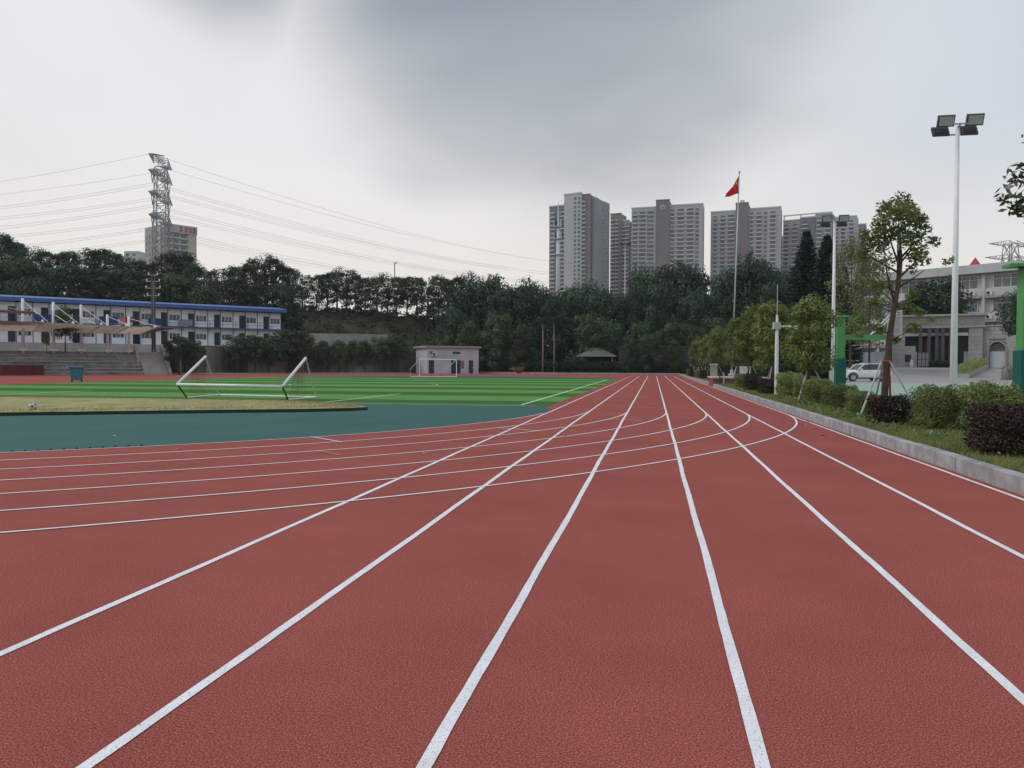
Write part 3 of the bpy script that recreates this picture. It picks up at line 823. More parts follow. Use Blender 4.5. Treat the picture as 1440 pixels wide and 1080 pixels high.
# dark boundary wall with pillars and coping
bw = thing('boundary_wall', 'weathered dark brown boundary wall with pale coping under the trees', 'wall', (0, 0, 0))
A, B = BASE(872, 145), BASE(1010, 142)
M_DWALL = mat('dark_wall', (0.075, 0.066, 0.066), 0.9, 0.35, 0.7, 0.4, 5)
nseg = 8
for i in range(nseg):
    p, q = A.lerp(B, i / nseg), A.lerp(B, (i + 1) / nseg); u = (q - p).normalized(); nn = Vector((-u.y, u.x, 0))
    MB().poly([(p + u * .25)[:2], (q - u * .25)[:2], (q - u * .25 + nn * .2)[:2], (p + u * .25 + nn * .2)[:2]], 0, 4.7).build('wall_panel', M_DWALL, bw)
    MB().poly([(p - u * .25 - nn * .1)[:2], (p + u * .25 - nn * .1)[:2], (p + u * .25 + nn * .3)[:2], (p - u * .25 + nn * .3)[:2]], 0, 4.95).build('pillar', M_DWALL, bw)
    MB().poly([(p - nn * .14)[:2], (q - nn * .14)[:2], (q + nn * .34)[:2], (p + nn * .34)[:2]], 4.955, 5.07).build('coping', mat('old_coping', (0.17, 0.16, 0.16), 0.9, 0.3, 1), bw)

# ------------------------------------------------------------------ conifers
def conifer(seed, H):
    rg = np.random.default_rng(seed); r2 = random.Random(seed)
    P = []; mb = MB(); mb.tube([(0, 0, -0.1), (0, 0, H * 0.5), (0, 0, H)], [0.28, 0.17, 0.02], 7)
    z = H * 0.10
    while z < H * 0.985:
        t = z / H; Rr = (1 - t) ** 0.85 * H * 0.27 + 0.18; nb = 9
        a0 = r2.uniform(0, 6.28)
        for b in range(nb):
            a = a0 + b * 2 * math.pi / nb + r2.uniform(-0.15, 0.15); rl = Rr * r2.uniform(0.8, 1.08)
            k = int(16 + 26 * rl); s = rg.uniform(0.12, 1, k)
            wd = rg.normal(0, 1, k) * 0.17 * rl * (1.15 - s) + rg.normal(0, 0.08, k)
            x = math.cos(a) * s * rl - math.sin(a) * wd; y = math.sin(a) * s * rl + math.cos(a) * wd
            zz = z - 0.18 * rl * s + 0.25 * rl * s ** 2 + rg.normal(0, 0.07, k)
            P.append(np.stack([x, y, zz], 1))
            mb.tube([(0, 0, z), (math.cos(a) * rl * 0.8, math.sin(a) * rl * 0.8, z + 0.02 * rl)], [0.05, 0.012], 4)
        z += 0.34 + 0.40 * (1 - t)
    root = thing('conifer', 'x', 'tree')
    mb.build('trunk', M_BARK, root); link('crown', leaves('conifer_crown', np.concatenate(P), 0.34, G_CON, 0.5, 0.8, rg), root)
    root['_h'] = H
    return root


PROTOS['con0'] = conifer(3, 20); PROTOS['con1'] = conifer(4, 20)
ptree('con0', 1132, 321, 108, 'tall dark pointed conifer behind the flagpole side of the court lamp', None, 0.05)
ptree('con1', 1161, 327, 104, 'tall dark pointed conifer right behind the white court lamp post', None, 0.05)
ptree('con1', 1186, 372, 102, 'shorter dark conifer beside the school building', None, 0.05, 0.8)

# palms
def palm(seed, H):
    rg = np.random.default_rng(seed); r2 = random.Random(seed)
    root = thing('palm_tree', 'slim palm with a pale bare trunk before the dark tree belt', 'tree', group='palms at the end of the track')
    MB().tube([(0, 0, -0.1), (0.05, 0, H * 0.5), (0, 0.05, H)], [0.16, 0.13, 0.09], 8).build('trunk', M_BARKL, root, smooth=True)
    P = []
    for i in range(14):
        a = i * 2.4; el = r2.uniform(0.1, 1.2); ln = r2.uniform(1.6, 2.3)
        for s in np.linspace(0.1, 1, 16):
            q = np.array([math.cos(a) * math.cos(el) * s * ln, math.sin(a) * math.cos(el) * s * ln, H + math.sin(el) * s * ln - 1.2 * s * s])
            P.append(q + rg.normal(0, 0.10, (3, 3)))
    link('crown', leaves('palm_crown', np.concatenate(P), 0.45, G_DARK, 0.3, 0.3, rg), root)
    return root


pm = palm(2, 9.2); pm.location = BASE(763, 141.5, 0)
dup(pm, BASE(779, 142.5, 0), 1.0, 1.03)

# ------------------------------------------------------------------ planting-bed trees with tripods
G1 = 'young trees propped along the planting bed'
for i in range(3):
    PROTOS['bed%d' % i] = tree_proto('young_tree', 'x', 70 + i, 4.4, 0.78, 0.32, 24, 0.42, 8000, 0.10, G_BED, M_BARK, 0.075, ['oval', 'dome', 'vase'][i], 0.6, 0.85, up=0.3)
M_STAKE = mat('stake_grey', (0.40, 0.41, 0.43), 0.5, 0.12, 6, metal=0.2)
M_ORANGE = mat('orange_strap', (0.42, 0.07, 0.03), 0.7, 0.15, 5)


def tripod(x, y, label, s=1.0, a0=-2.2, strap=M_DARK):
    t = thing('tree_prop', label, 'tree prop', (x, y, BZ), 0, 'tripod props round the young trees')
    hA = 1.30 * s
    for k in range(3):
        a = a0 + k * 2 * math.pi / 3
        MB().tube([(0.78 * s * math.cos(a), 0.78 * s * math.sin(a), -0.02), (0.11 * math.cos(a), 0.11 * math.sin(a), hA)], 0.026, 7).build('leg', M_STAKE, t)
    for k in range(3):
        a, b = a0 + k * 2 * math.pi / 3, a0 + (k + 1) * 2 * math.pi / 3
        MB().tube([(0.125 * math.cos(a), 0.125 * math.sin(a), hA - 0.02), (0.125 * math.cos(b), 0.125 * math.sin(b), hA - 0.02)], 0.028, 6).build('strap', strap, t)
    return t


ORD = ['first', 'second', 'third', 'fourth', 'fifth', 'sixth', 'seventh', 'eighth']
for i, (px, d, top, key, w) in enumerate([(1139, 29.5, 414, 'bed0', 1.12), (1087, 38, 421, 'bed1', 1.15), (1056, 48, 429, 'bed2', 1.15), (1037, 57.5, 446, 'bed0', .95), (1009, 73, 458, 'bed1', .95), (993, 82, 470, 'bed0', .9), (984, 92, 473, 'bed2', .9), (977, 103, 478, 'bed1', .9)]):
    b = BASE(px, d, BZ)
    ptree(key, px, top, d, ORD[i] + ' propped young yellow-green tree beyond the tall leaning tree', G1, BZ, w)
    tripod(b.x, b.y, 'grey three legged prop round the ' + ORD[i] + ' young tree beyond the tall leaning one', 1.0, -2.3 + 0.2 * (i % 3))


def tall_tree():
    """the taller slender tree by the right: leaning trunk, forked limbs, loose crown"""
    d = 21.0
    b = BASE(1243, d, BZ); r2 = random.Random(12); rg = np.random.default_rng(12)
    root = thing('young_tree', 'tall loose-crowned young tree with leaning dark trunk and orange strapped prop', 'tree', b, YAW, G1)
    k = d / FPX                                          # metres per pixel at this distance

    def q(px, py, dep=0.0):
        return Vector(((px - 1243) * k, dep, ZPX(px, py, d) - BZ))
    mb = MB(); base = Vector((0, 0, -0.1))
    fork = q(1262, 396)
    mb.tube([base, q(1246, 520), q(1252, 460), fork, q(1265, 366), q(1262, 322)], [0.10, 0.085, 0.075, 0.058, 0.04, 0.012], 9)
    tips = [(1232, 340, -.3), (1247, 312, .2), (1258, 300, -.1), (1272, 300, .3), (1290, 330, -.2), (1302, 352, .2), (1222, 372, .3), (1276, 340, -.5), (1212, 352, 0.1), (1298, 380, .0)]
    limbs = []
    for i, (px, py, dep) in enumerate(tips):
        s = q(1257, 428).lerp(q(1265, 362), ((i * 7) % 10) / 9.0)
        tpt = q(px, py, dep); midp = s.lerp(tpt, 0.45) + Vector(((px - 1262) * k * 0.12, 0, 0.05)); limbs.append((s, midp, tpt))
        mb.tube([s, midp, tpt], [0.032, 0.021, 0.007], 6)
    for (px0, py0, px1, py1, dep) in [(1254, 440, 1222, 428, -.2), (1255, 430, 1290, 415, .2), (1250, 470, 1215, 448, .2), (1250, 480, 1278, 462, -.2), (1255, 425, 1232, 400, .2)]:
        s, tpt = q(px0, py0), q(px1, py1, dep); limbs.append((s, s.lerp(tpt, .5), tpt)); mb.tube([s, tpt], [0.018, 0.006], 5)
    mb.build('trunk', M_BARK, root, smooth=True)
    P = []
    clumps = [(1262, 286, 17, 1.0), (1245, 292, 14, .9), (1279, 294, 15, .9), (1238, 306, 15, .9), (1258, 306, 18, 1.1), (1284, 312, 15, 1.), (1228, 318, 13, .8), (1272, 322, 17, 1.), (1248, 325, 16, 1.), (1296, 308, 9, .5), (1224, 336, 14, .9),
              (1240, 344, 15, .9), (1262, 342, 14, .7), (1284, 334, 14, .8), (1300, 342, 10, .7), (1296, 358, 13, .8), (1278, 356, 12, .6), (1222, 356, 13, .8), (1236, 368, 11, .5), (1304, 366, 9, .5), (1212, 346, 10, .6),
              (1210, 330, 8, .5), (1290, 376, 9, .4), (1312, 372, 7, .35), (1322, 368, 6, .3), (1222, 380, 8, .35), (1300, 322, 7, .35)]
    for (px, py, r, w) in clumps:
        n = int(210 * w * (r / 13) ** 1.5)
        P.append(ball(n, rg, 0.5) * (r * k) + np.array(q(px, py, r2.uniform(-.55, .55))))
    for (px, py, r, w) in [(1222, 425, 14, .35), (1290, 413, 12, .3), (1215, 448, 15, .35), (1278, 462, 11, .3), (1232, 402, 13, .35), (1270, 432, 12, .22), (1205, 470, 10, .2), (1236, 462, 10, .25), (1284, 440, 10, .2), (1262, 478, 9, .2), (1300, 450, 8, .14)]:
        n = int(340 * w * (r / 10))
        P.append(ball(n, rg, 0.6) * (r * k) * np.array([1, 1, .7]) + np.array(q(px, py, r2.uniform(-.3, .3))))
    link('crown', leaves('tall_tree_crown', np.concatenate(P), 0.105, G_TALL, 0.5, 0.1, rg), root)
    return b


tb = tall_tree()
t = tripod(tb.x + 0.02, tb.y, 'grey and orange prop round the tall leaning tree', 1.12, -2.55, M_ORANGE)
del t['group']
MB().tube([(0.20, 0.1, -0.05), (0.12, 0.03, 1.44)], 0.028, 6).build('stake', M_ORANGE, t)

# clipped shrubs ------------------------------------------------------
SH = {'d': [shrub_proto('shrub', 'x', 80 + i, 1.0, 1.0, 0.8, 9500, 0.042, G_RED, power=0.22, lump=0.14) for i in range(2)],
      'g': [shrub_proto('shrub', 'x', 90 + i, 1.0, 1.0, 0.9, 8500, 0.048, G_HEDGE, power=0.30, lump=0.16) for i in range(3)]}
USED = set()


def shrub(kind, i, px, by, wpx, ty, label, group=None, z=BZ):
    b = GP(px, by, z); d = b.dot(FH); p = SH[kind][i]; b = b + (b - CAMP).normalized() * 0.0
    w = wpx * d / FPX; h = ZPX(px, ty, d) - z + 0.03
    s = (w, min(w, 1.5), h / p['_h'])
    b = b + Vector((b.x, b.y, 0)).normalized() * (min(w, 1.5) * 0.42)
    b.z = z - 0.02
    if p.name in USED:
        o = dup(p, b, rr.uniform(-0.2, 0.2) + YAW, s, label)
        if 'group' in o and not group:
            del o['group']
    else:
        USED.add(p.name); o = p; o.location = b; o.rotation_euler = (0, 0, YAW); o.scale = s; o['label'] = label
    if group:
        o['group'] = group
    return o


shrub('d', 0, 1414, 643, 100, 569, 'dark reddish clipped shrub at the kerb beside the green hoop post')
shrub('g', 0, 1388, 611, 92, 537, 'broad light green shrub at the foot of the white lamp post')
shrub('g', 1, 1315, 607, 62, 541, 'leafy green shrub on a thin bare stem between dark shrub and broad green one')
shrub('d', 1, 1256, 599, 64, 556, 'dark reddish clipped shrub in front of the tall leaning tree')
shrub('g', 2, 1212, 583, 44, 549, 'small dark green shrub left of the tall leaning tree trunk')
for i, (px, by, w, ty) in enumerate([(1183, 576, 52, 540), (1152, 570, 50, 533), (1135, 561, 40, 528), (1112, 558, 42, 523)]):
    shrub('g', i % 3, px, by, w, ty, ['first', 'second', 'third', 'fourth'][i] + ' rounded green shrub after the small dark green one, merging with its neighbours', 'green shrubs merging into a hedge')
shrub('d', 0, 1082, 555, 32, 532, 'dark reddish shrub beside the white arm pole')
shrub('d', 1, 1060, 550, 26, 525, 'dark reddish shrub between two grey tripod props')
shrub('g', 1, 1044, 546, 24, 525, 'green shrub at the end of the flag platform')
for i, (px, by, w, ty) in enumerate([(998, 534, 9, 520), (990, 532.5, 12, 520), (982, 531, 12, 519.5), (975, 530, 11, 519), (969, 529, 8, 519)]):
    shrub('dg'[(i + 1) % 2], 0, px, by, w, ty, ['dark reddish', 'green'][(i + 1) % 2] + ' low shrub in the bed beyond the flag platform', 'low shrubs beyond the flag platform')
shrub('d', 0, 1024, 536, 14, 520, 'dark low shrub behind the flag platform')

# loose pale tree and others by the school
PROTOS['feather'] = tree_proto('feathery_tree', 'x', 101, 9, 2.1, 0.25, 34, 0.75, 6500, 0.16, leafmat('leaf_feather', (0.07, 0.105, 0.035), (0.21, 0.25, 0.09), 0.3, 0.05), M_BARK, 0.10, 'oval', 0.95, 0.9)
ptree('feather', 1196, 332, 92, 'pale green airy tree in front of the school building', None, 0.3, 0.75)
ptree('feather', 1222, 350, 95, 'thin yellowish airy tree behind the hoop arm', None, 0.3, 0.7)
ptree('wall1', 1322, 390, 114.5, 'dark green tree behind the school gate beam', None, 1.4, 0.9)
ptree('wall0', 1300, 405, 116, 'low dark green tree left of another behind the school gate beam', None, 1.4, 1.0)
PROTOS['clip'] = tree_proto('broadleaf_tree', 'x', 105, 9.7, 2.3, 0.50, 16, 1.1, 5500, 0.24, G_DARK, M_BARK, 0.16, 'dome', 0.2, 0.8)
ptree('clip', 1438, 408, 84, 'dark green tree beside the green hoop post and stone wing', None, 0.05, 1.0)

# overhanging twig of a tree outside the frame
tw = thing('overhanging_tree', 'tree leaning in with glossy leaves on bare twigs against the sky', 'tree', BASE(1520, 13.5, BZ))
o0 = BASE(1520, 13.5, BZ)
mb = MB(); q = lambda px, py, d=13.5: PD(px, py, d) - o0
mb.tube([(0, 0, -0.1), q(1515, 450), q(1500, 330), q(1490, 230)], [0.12, 0.09, 0.06, 0.02], 8)
P = []
rg = np.random.default_rng(9)
for (s, e) in [((1503, 340), (1408, 282)), ((1500, 330), (1415, 268)), ((1498, 310), (1420, 245)), ((1495, 290), (1432, 235)), ((1500, 330), (1430, 286)), ((1493, 260), (1450, 190)), ((1500, 330), (1600, 240)), ((1498, 300), (1570, 180))]:
    a, b = q(*s), q(*e); mb.tube([a, a.lerp(b, 0.6) + Vector((0, 0, 0.06)), b], [0.02, 0.01, 0.003], 5)
    for tt in np.linspace(0.5, 1, 9):
        P.append(np.array(a.lerp(b, tt)) + rg.normal(0, 0.055, (5, 3)))
mb.build('trunk', M_BARK, tw)
link('crown', leaves('overhang_leaves', np.concatenate(P), 0.15, leafmat('leaf_glossy', (0.02, 0.045, 0.015), (0.06, 0.10, 0.03), 0.2, 0.08), 0.42, 0.0, rg), tw)


# ------------------------------------------------------------------ stands, canopy, terrace, prefab building
# shared direction of the stands and the blue-roofed building (camera frame: 0.8 right, 0.6 away)
def RD(r, d, z=0.0):
    return Vector((r * cy - d * sy, r * sy + d * cy, z))


SA = math.atan2(0.6, 0.8) + YAW                         # heading of the stands' front
S0 = RD(-65.2 * 1.0, 100, 0)                            # stands' front line where the left picture edge meets it


def frame_thing(name, label, cat, loc, rz, group=None):
    return thing(name, label, cat, loc, rz, group)


M_STAND = mat('old_concrete_shaded', (0.23, 0.228, 0.225), 0.9, 0.40, 0.8, 0.5, 8, rnd=0.25, fine=0.15, fscale=6)  # darker risers: the shade lines between rows are put into this colour
M_TREAD_LIT = mat('concrete_lit_tread', (0.36, 0.355, 0.345), 0.9, 0.30, 1.1, 0.5, 8, rnd=0.16, fine=0.15, fscale=6)  # same concrete, lighter: the lit row lines are put into this colour
M_STANDW = mat('pale_concrete', (0.42, 0.41, 0.40), 0.85, 0.15, 0.8)
st = thing('stands', 'weathered grey concrete terraced stands beside the far track', 'stands', S0, SA)
NR = 7; SH_, SD = 0.46, 0.75
for i in range(NR):                                      # each row is cast in lengths
    u = -22.0
    while u < 16.6:
        ln = min(rr.uniform(3.4, 4.6), 17.0 - u)
        MB().bbox(u + 0.01, u + ln - 0.01, i * SD, i * SD + SD + 0.30, 0 if i == 0 else SH_ * i - 0.12, SH_ * (i + 1) - 0.10, 0.0).build('step_block', M_STAND, st)
        MB().bbox(u + 0.005, u + ln - 0.005, i * SD - 0.09, i * SD + SD + 0.28, SH_ * (i + 1) - 0.097, SH_ * (i + 1), 0.02).build('tread_slab', M_TREAD_LIT, st)  # proud pale lip added to draw the rows' light and dark lines
        u += ln
MB().box(-22, 17, 0.78, NR * SD + 0.3, -0.1, SH_ * 0.8).build('base_block', M_STAND, st)
for i in range(NR):                                      # stair flight at the end of the stands
    MB().bbox(17.05, 20.2, i * SD * 0.9, NR * SD, (SH_ * i) if i else -0.1, SH_ * (i + 1), 0.02).build('stair', M_STANDW, st)
MB().xprism([(-0.3, -0.1), (NR * SD + 0.4, -0.1), (NR * SD + 0.4, SH_ * NR + 0.9), (4.2, SH_ * NR + 0.9), (-0.3, 0.45)], 20.25, 20.6).build('stair_wall', M_STANDW, st)
MB().xprism([(1.5, 0.5), (NR * SD + 0.4, 2.0), (NR * SD + 0.4, SH_ * NR + 0.9), (4.4, SH_ * NR + 0.9)], 16.7, 17.03).build('stair_wall', M_STANDW, st)
TZ = SH_ * NR                                            # 3.22
struct(MB().box(-24, 21, NR * SD + 0.31, 13.6, 0.0, TZ - 0.02).build('terrace', M_STANDW, None))
ter = bpy.data.objects['terrace']; ter.location = S0; ter.rotation_euler = (0, 0, SA)
# railing on top of the stands
rl = thing('railing', 'grey pipe railing along the top of the concrete stands', 'railing', S0, SA)
u = -21.5; y0 = NR * SD + 0.18
while u < 16.9:
    MB().tube([(u, y0, TZ), (u, y0, TZ + 1.05)], 0.035, 6).build('post', M_GALV, rl); u += 1.75
for z in (0.45, 0.75, 1.05):
    MB().tube([(-21.6, y0, TZ + z), (16.9, y0, TZ + z)], 0.025 if z < 1 else 0.035, 6).build('rail', M_GALV, rl)
# maroon boards at the front of the stands, left
wp = thing('maroon_board', 'low maroon board wall at the foot of the stands', 'board wall', S0 + RD(0, 0), SA)
M_MAROON = mat('maroon_board', (0.11, 0.022, 0.024), 0.7, 0.15, 1.5)
for k in range(7):
    MB().bbox(-11.6 + k * 2.35, -9.28 + k * 2.35, -0.45, -0.33, 0, 1.28, 0.01).build('board', M_MAROON, wp)
MB().box(-11.7, 4.9, -0.48, -0.30, 1.284, 1.36).build('top_rail', mat('board_cap', (0.16, 0.13, 0.13), 0.7), wp)

# canopies
M_MEMB = leafmat('canopy_membrane', (0.42, 0.33, 0.275), (0.50, 0.40, 0.34), 0.45, 0.0)
M_MEMBD = leafmat('canopy_edge', (0.33, 0.24, 0.20), (0.40, 0.30, 0.25), 0.45, 0.0)


def ss(px):                                              # position along the stands (u) of a picture column, on line y = v
    a = PD(px, HOR(px), 1.0); a = Vector((a.x, a.y, 0)); v = 4.2
    o = S0; e = Vector((math.cos(SA), math.sin(SA), 0)); nrm = Vector((-e.y, e.x, 0))
    t = (o + nrm * v).dot(nrm) / a.dot(nrm)
    return (a * t - o).dot(e)


canopy = thing('stand_canopy', 'long brown membrane canopy hung from white masts over the stands', 'canopy', S0, SA)
masts = [-14.5, -7.6, ss(33), ss(76), ss(115), ss(152), ss(182)]
tops = [10.6, 10.4, 10.2, 9.9, 9.7, 8.45, 8.3]
vC, VF, VB = 4.4, -2.4, 7.6


def cz(u, v):                                            # height of the canopy sheet: rises towards its front edge
    t = (v - VF) / (VB - VF)
    return 6.85 - 0.95 * t - 0.018 * max(0.0, u) * (1 - t)


def sheet(u0, u1, v0, v1, drop, nu=4, nv=4):
    vs = []; fs = []
    for j in range(nv + 1):
        for i in range(nu + 1):
            a, b = i / nu, j / nv; u_, v_ = u0 + (u1 - u0) * a, v0 + (v1 - v0) * b
            vs.append((u_, v_, cz(u_, v_) - drop * math.sin(math.pi * a) * math.sin(math.pi * b)))
    for j in range(nv):
        for i in range(nu):
            q0 = j * (nu + 1) + i; fs.append((q0, q0 + 1, q0 + nu + 2, q0 + nu + 1))
    return MB().add(vs, fs)


us = [-18] + [(a + b) / 2 for a, b in zip(masts[:-1], masts[1:])] + [ss(206)]
for i, mu in enumerate(masts):
    MB().tube([(mu, vC, TZ - 0.3), (mu, vC, tops[i])], [0.22, 0.17], 10).build('mast', M_WHITE, canopy, smooth=True)
    MB().bbox(mu - 0.42, mu + 0.42, vC - 0.42, vC + 0.42, TZ - 0.01, TZ + 0.26, 0.06).build('footing', M_WHITE, canopy)
    a, b = us[i], us[i + 1]
    o = sheet(a + 0.45, b - 0.45, VF + 0.7, VB - 0.6, 0.10).build('membrane', M_MEMB, canopy, smooth=True)
    for (ua, ub, va, vb) in ((a, b, VF, VF + 0.68), (a, b, VB - 0.58, VB), (a, a + 0.43, VF + 0.69, VB - 0.59), (b - 0.43, b, VF + 0.69, VB - 0.59)):
        o = sheet(ua, ub, va, vb, 0.0).build('edge_band', M_MEMBD, canopy)
    MB().tube([(mu, vC, tops[i] - 0.25), (b + 0.4, VF + 0.2, cz(b, VF) + 0.1)], 0.035, 5).build('cable', M_WHITE, canopy)
    MB().tube([(mu, vC, tops[i] - 1.6), (b - 0.9, VF + 0.2, cz(b, VF) + 0.1)], 0.035, 5).build('cable', M_WHITE, canopy)
    MB().lathe([(0.16, cz(b, VF)), (0.2, cz(b, VF) + 0.15), (0.05, cz(b, VF) + 0.40)], 8, (b - 0.2, VF + 0.2)).build('cable_anchor', M_WHITE, canopy)
MB().add([(ss(206), VF, cz(ss(206), VF)), (ss(206), VB, cz(ss(206), VB)), (ss(240), VF + 3, cz(ss(206), VF) + 0.15), (ss(206), VF, cz(ss(206), VF) + 0.12), (ss(206), VB, cz(ss(206), VB) + 0.12), (ss(240), VF + 3, cz(ss(206), VF) + 0.25)], [(0, 1, 2), (5, 4, 3), (0, 3, 4, 1), (1, 4, 5, 2), (2, 5, 3, 0)]).build('end_tip', M_MEMBD, canopy)
up = thing('upper_canopy', 'short higher brown canopy tip above the end of the long one', 'canopy', S0, SA)
vs = [(-20, -2.4, 8.45), (ss(40) - 0.2, -1.8, 8.15), (ss(44), 1.5, 8.15), (-20, 3.5, 8.5), (-20, -2.4, 8.3), (ss(40) - 0.2, -1.8, 8.0), (ss(44), 1.5, 8.0), (-20, 3.5, 8.3)]
MB().add(vs, [(0, 1, 2, 3), (7, 6, 5, 4), (0, 4, 5, 1), (1, 5, 6, 2), (2, 6, 7, 3), (3, 7, 4, 0)]).build('membrane', M_MEMB, up)
MB().tube([(-20, -2.45, 8.38), (ss(40), -1.85, 8.06), (ss(46), 1.4, 8.08)], 0.13, 6).build('edge_beam', M_MEMBD, up)
MB().tube([(-12, 1.0, TZ - 0.2), (-12, 1.0, 11.2)], [0.2, 0.15], 10).build('mast', M_WHITE, up)
MB().tube([(-12, 1.0, 11.0), (ss(36), -1.0, 8.15)], 0.035, 5).build('cable', M_WHITE, up)

# prefab building -----------------------------------------------------
PZ = 4.55
PB = RD(-0.6516 * 112, 112, PZ); PA = math.atan2(0.22, 0.293) + YAW
pl = math.hypot(0.293, 0.22) * 112                        # length from the left picture edge to the right end
BAY = pl / 10.0
plat = struct(MB().box(-14, pl + 3, -2.2, 9, -PZ, -0.02).build('terrace_upper', M_STANDW)); plat.location = PB; plat.rotation_euler = (0, 0, PA)
pf = thing('prefab_building', 'long two storey white prefab block with bright blue roof', 'building', PB, PA)
M_PANEL = mat('prefab_panel', (0.83, 0.85, 0.89), 0.55, 0.06, 0.8, rnd=0.05)
M_BLUE = mat('roof_blue', (0.055, 0.125, 0.36), 0.5, 0.10, 0.8)
M_BLUED = mat('deep_blue', (0.022, 0.05, 0.19), 0.55, 0.1, 1)
M_FRAME = mat('blue_grey_post', (0.08, 0.10, 0.17), 0.6, 0.1, 1)
M_DOOR = mat('door_dark', (0.035, 0.038, 0.05), 0.6, 0.2, 1, rnd=0.3)
SHT = 2.95; NB = 13; U0 = -3 * BAY
panel_me = MB().box(0.05, BAY / 2 - 0.05, -0.03, 0.03, 0.02, SHT - 0.14).mesh('wall_panel', M_PANEL)
post_me = MB().box(-0.05, 0.05, -0.075, 0.04, 0, SHT - 0.12).mesh('post', M_FRAME)
frame_me = MB().box(0, 1.7, -0.06, -0.032, 0, 0.06).box(0, 1.7, -0.06, -0.032, 0.94, 1.0).box(0, 0.06, -0.06, -0.032, 0.06, .94).box(1.64, 1.7, -0.06, -0.032, 0.06, .94).box(0.47, .53, -0.06, -0.032, 0.06, .94).box(1.12, 1.18, -0.06, -0.032, 0.06, .94).mesh('window', M_WHITE)
pane_me = MB().box(0, 0.41, -0.045, -0.034, 0.06, 0.94).mesh('pane', M_GLASS)
pane_mid = MB().box(0, 0.59, -0.045, -0.034, 0.06, 0.94).mesh('pane', mat('curtain_glass', (0.16, 0.18, 0.20), 0.3, 0.1, 1, rnd=0.5))
door_me = MB().box(0, 0.92, -0.05, -0.032, 0, 2.15).mesh('door', M_DOOR)
doorleaf_me = MB().box(0, 0.05, -0.75, -0.05, 0, 2.12).mesh('door_leaf', mat('door_grey_blue', (0.17, 0.20, 0.26), 0.6, 0.1, 1))
for s in range(2):
    z = s * SHT
    for b in range(NB):
        u = U0 + b * BAY
        put('wall_panel', panel_me, pf, (u, 0, z)); put('wall_panel', panel_me, pf, (u + BAY / 2, 0, z))
        put('post', post_me, pf, (u, 0, z)); put('post', post_me, pf, (u + BAY / 2, 0, z))
        d = put('door', door_me, pf, (u + BAY / 2 - 1.02, 0, z + 0.06))
        if rr.random() < 0.4:
            put('door_leaf', doorleaf_me, d, (0.90, 0, 0))
        w = put('window', frame_me, pf, (u + BAY / 2 + 0.18, 0, z + 0.95))
        put('pane', pane_me, w, (0.06, 0, 0)); put('pane', pane_mid, w, (0.53, 0, 0)); put('pane', pane_me, w, (1.20, 0, 0))
UE = U0 + NB * BAY
put('post', post_me, pf, (UE, 0, 0)); put('post', post_me, pf, (UE, 0, SHT))
MB().box(U0, UE, 0.05, 5.6, 0.0, SHT * 2 - 0.1).build('core_wall', M_PANEL, pf)
MB().box(UE + 0.01, UE + 0.07, 0.05, 5.6, 0.0, SHT * 2 - 0.1).build('end_wall', mat('end_wall_blue', (0.10, 0.14, 0.24), 0.6, 0.1, 1), pf)
MB().xprism([(-1.55, SHT * 2 - 0.03), (-1.55, SHT * 2 + 0.50), (2.8, SHT * 2 + 1.05), (6.4, SHT * 2 + 0.5), (6.4, SHT * 2 - 0.03)], U0 - 0.4, UE + 0.5).build('roof', M_BLUE, pf)
MB().box(U0, UE + 1.2, -1.35, -0.09, SHT - 0.11, SHT + 0.02).build('walkway', M_FRAME, pf)
for z in (0.55, 1.05):
    MB().tube([(U0, -1.32, SHT + z), (UE + 1.2, -1.32, SHT + z)], 0.025, 5).build('rail', M_FRAME, pf)
for b in range(2 * NB + 1):
    u = U0 + b * BAY / 2
    MB().box(u - 0.03, u + 0.03, -1.35, -1.29, SHT + 0.02, SHT + 1.05).build('rail_post', M_BLUE, pf)
    if b % 2 == 0:
        MB().tube([(u, -1.28, SHT - 0.12), (u, -0.08, SHT - 0.85)], 0.035, 5).build('bracket', M_FRAME, pf)
for (pu, w, M) in [(1.0, 2.9, M_BLUED), (3.05, 2.6, M_BLUED), (4.72, 2.1, M_BLUED), (5.8, 2.2, mat('grey_board', (0.22, 0.25, 0.29), 0.6))]:
    MB().box(pu * BAY, pu * BAY + w, -1.42, -1.37, SHT + 0.10, SHT + 1.15).build('rail_board', M, pf)
MB().box(-BAY, -BAY + 2.6, -1.42, -1.37, SHT + 0.1, SHT + 1.15).build('rail_board', M_BLUED, pf)
cl = thing('laundry', 'orange and dark pink cloths hung over the upper walkway rail', 'laundry', PB, PA)
for k, (du, M) in enumerate([(0, mat('orange_cloth', (0.55, 0.16, 0.06), 0.9)), (0.75, mat('pink_cloth', (0.28, 0.05, 0.08), 0.9)), (1.4, MATS['pink_cloth'])]):
    vs = [(3.75 * BAY + du + i * 0.15, -1.46 - 0.03 * math.sin(i * 2), SHT + 1.25 - 0.9 * j - 0.05 * math.sin(i + k)) for j in range(2) for i in range(5)]
    o = MB().add(vs, [(i, i + 1, i + 6, i + 5) for i in range(4)]).build('cloth', M, cl); o.modifiers.new('s', 'SOLIDIFY').thickness = 0.02

# retaining wall to the right of the stands
W0, W1, W2 = BASE(255, 118.5), BASE(405, 131), BASE(580, 147)
M_RWALL = mat('retaining_wall', (0.36, 0.35, 0.335), 0.9, 0.22, 0.35, 0.3, 4, rnd=0.06, fine=0.08, fscale=2)
rw = thing('retaining_wall', 'pale grey concrete retaining wall behind the row of young trees', 'wall')


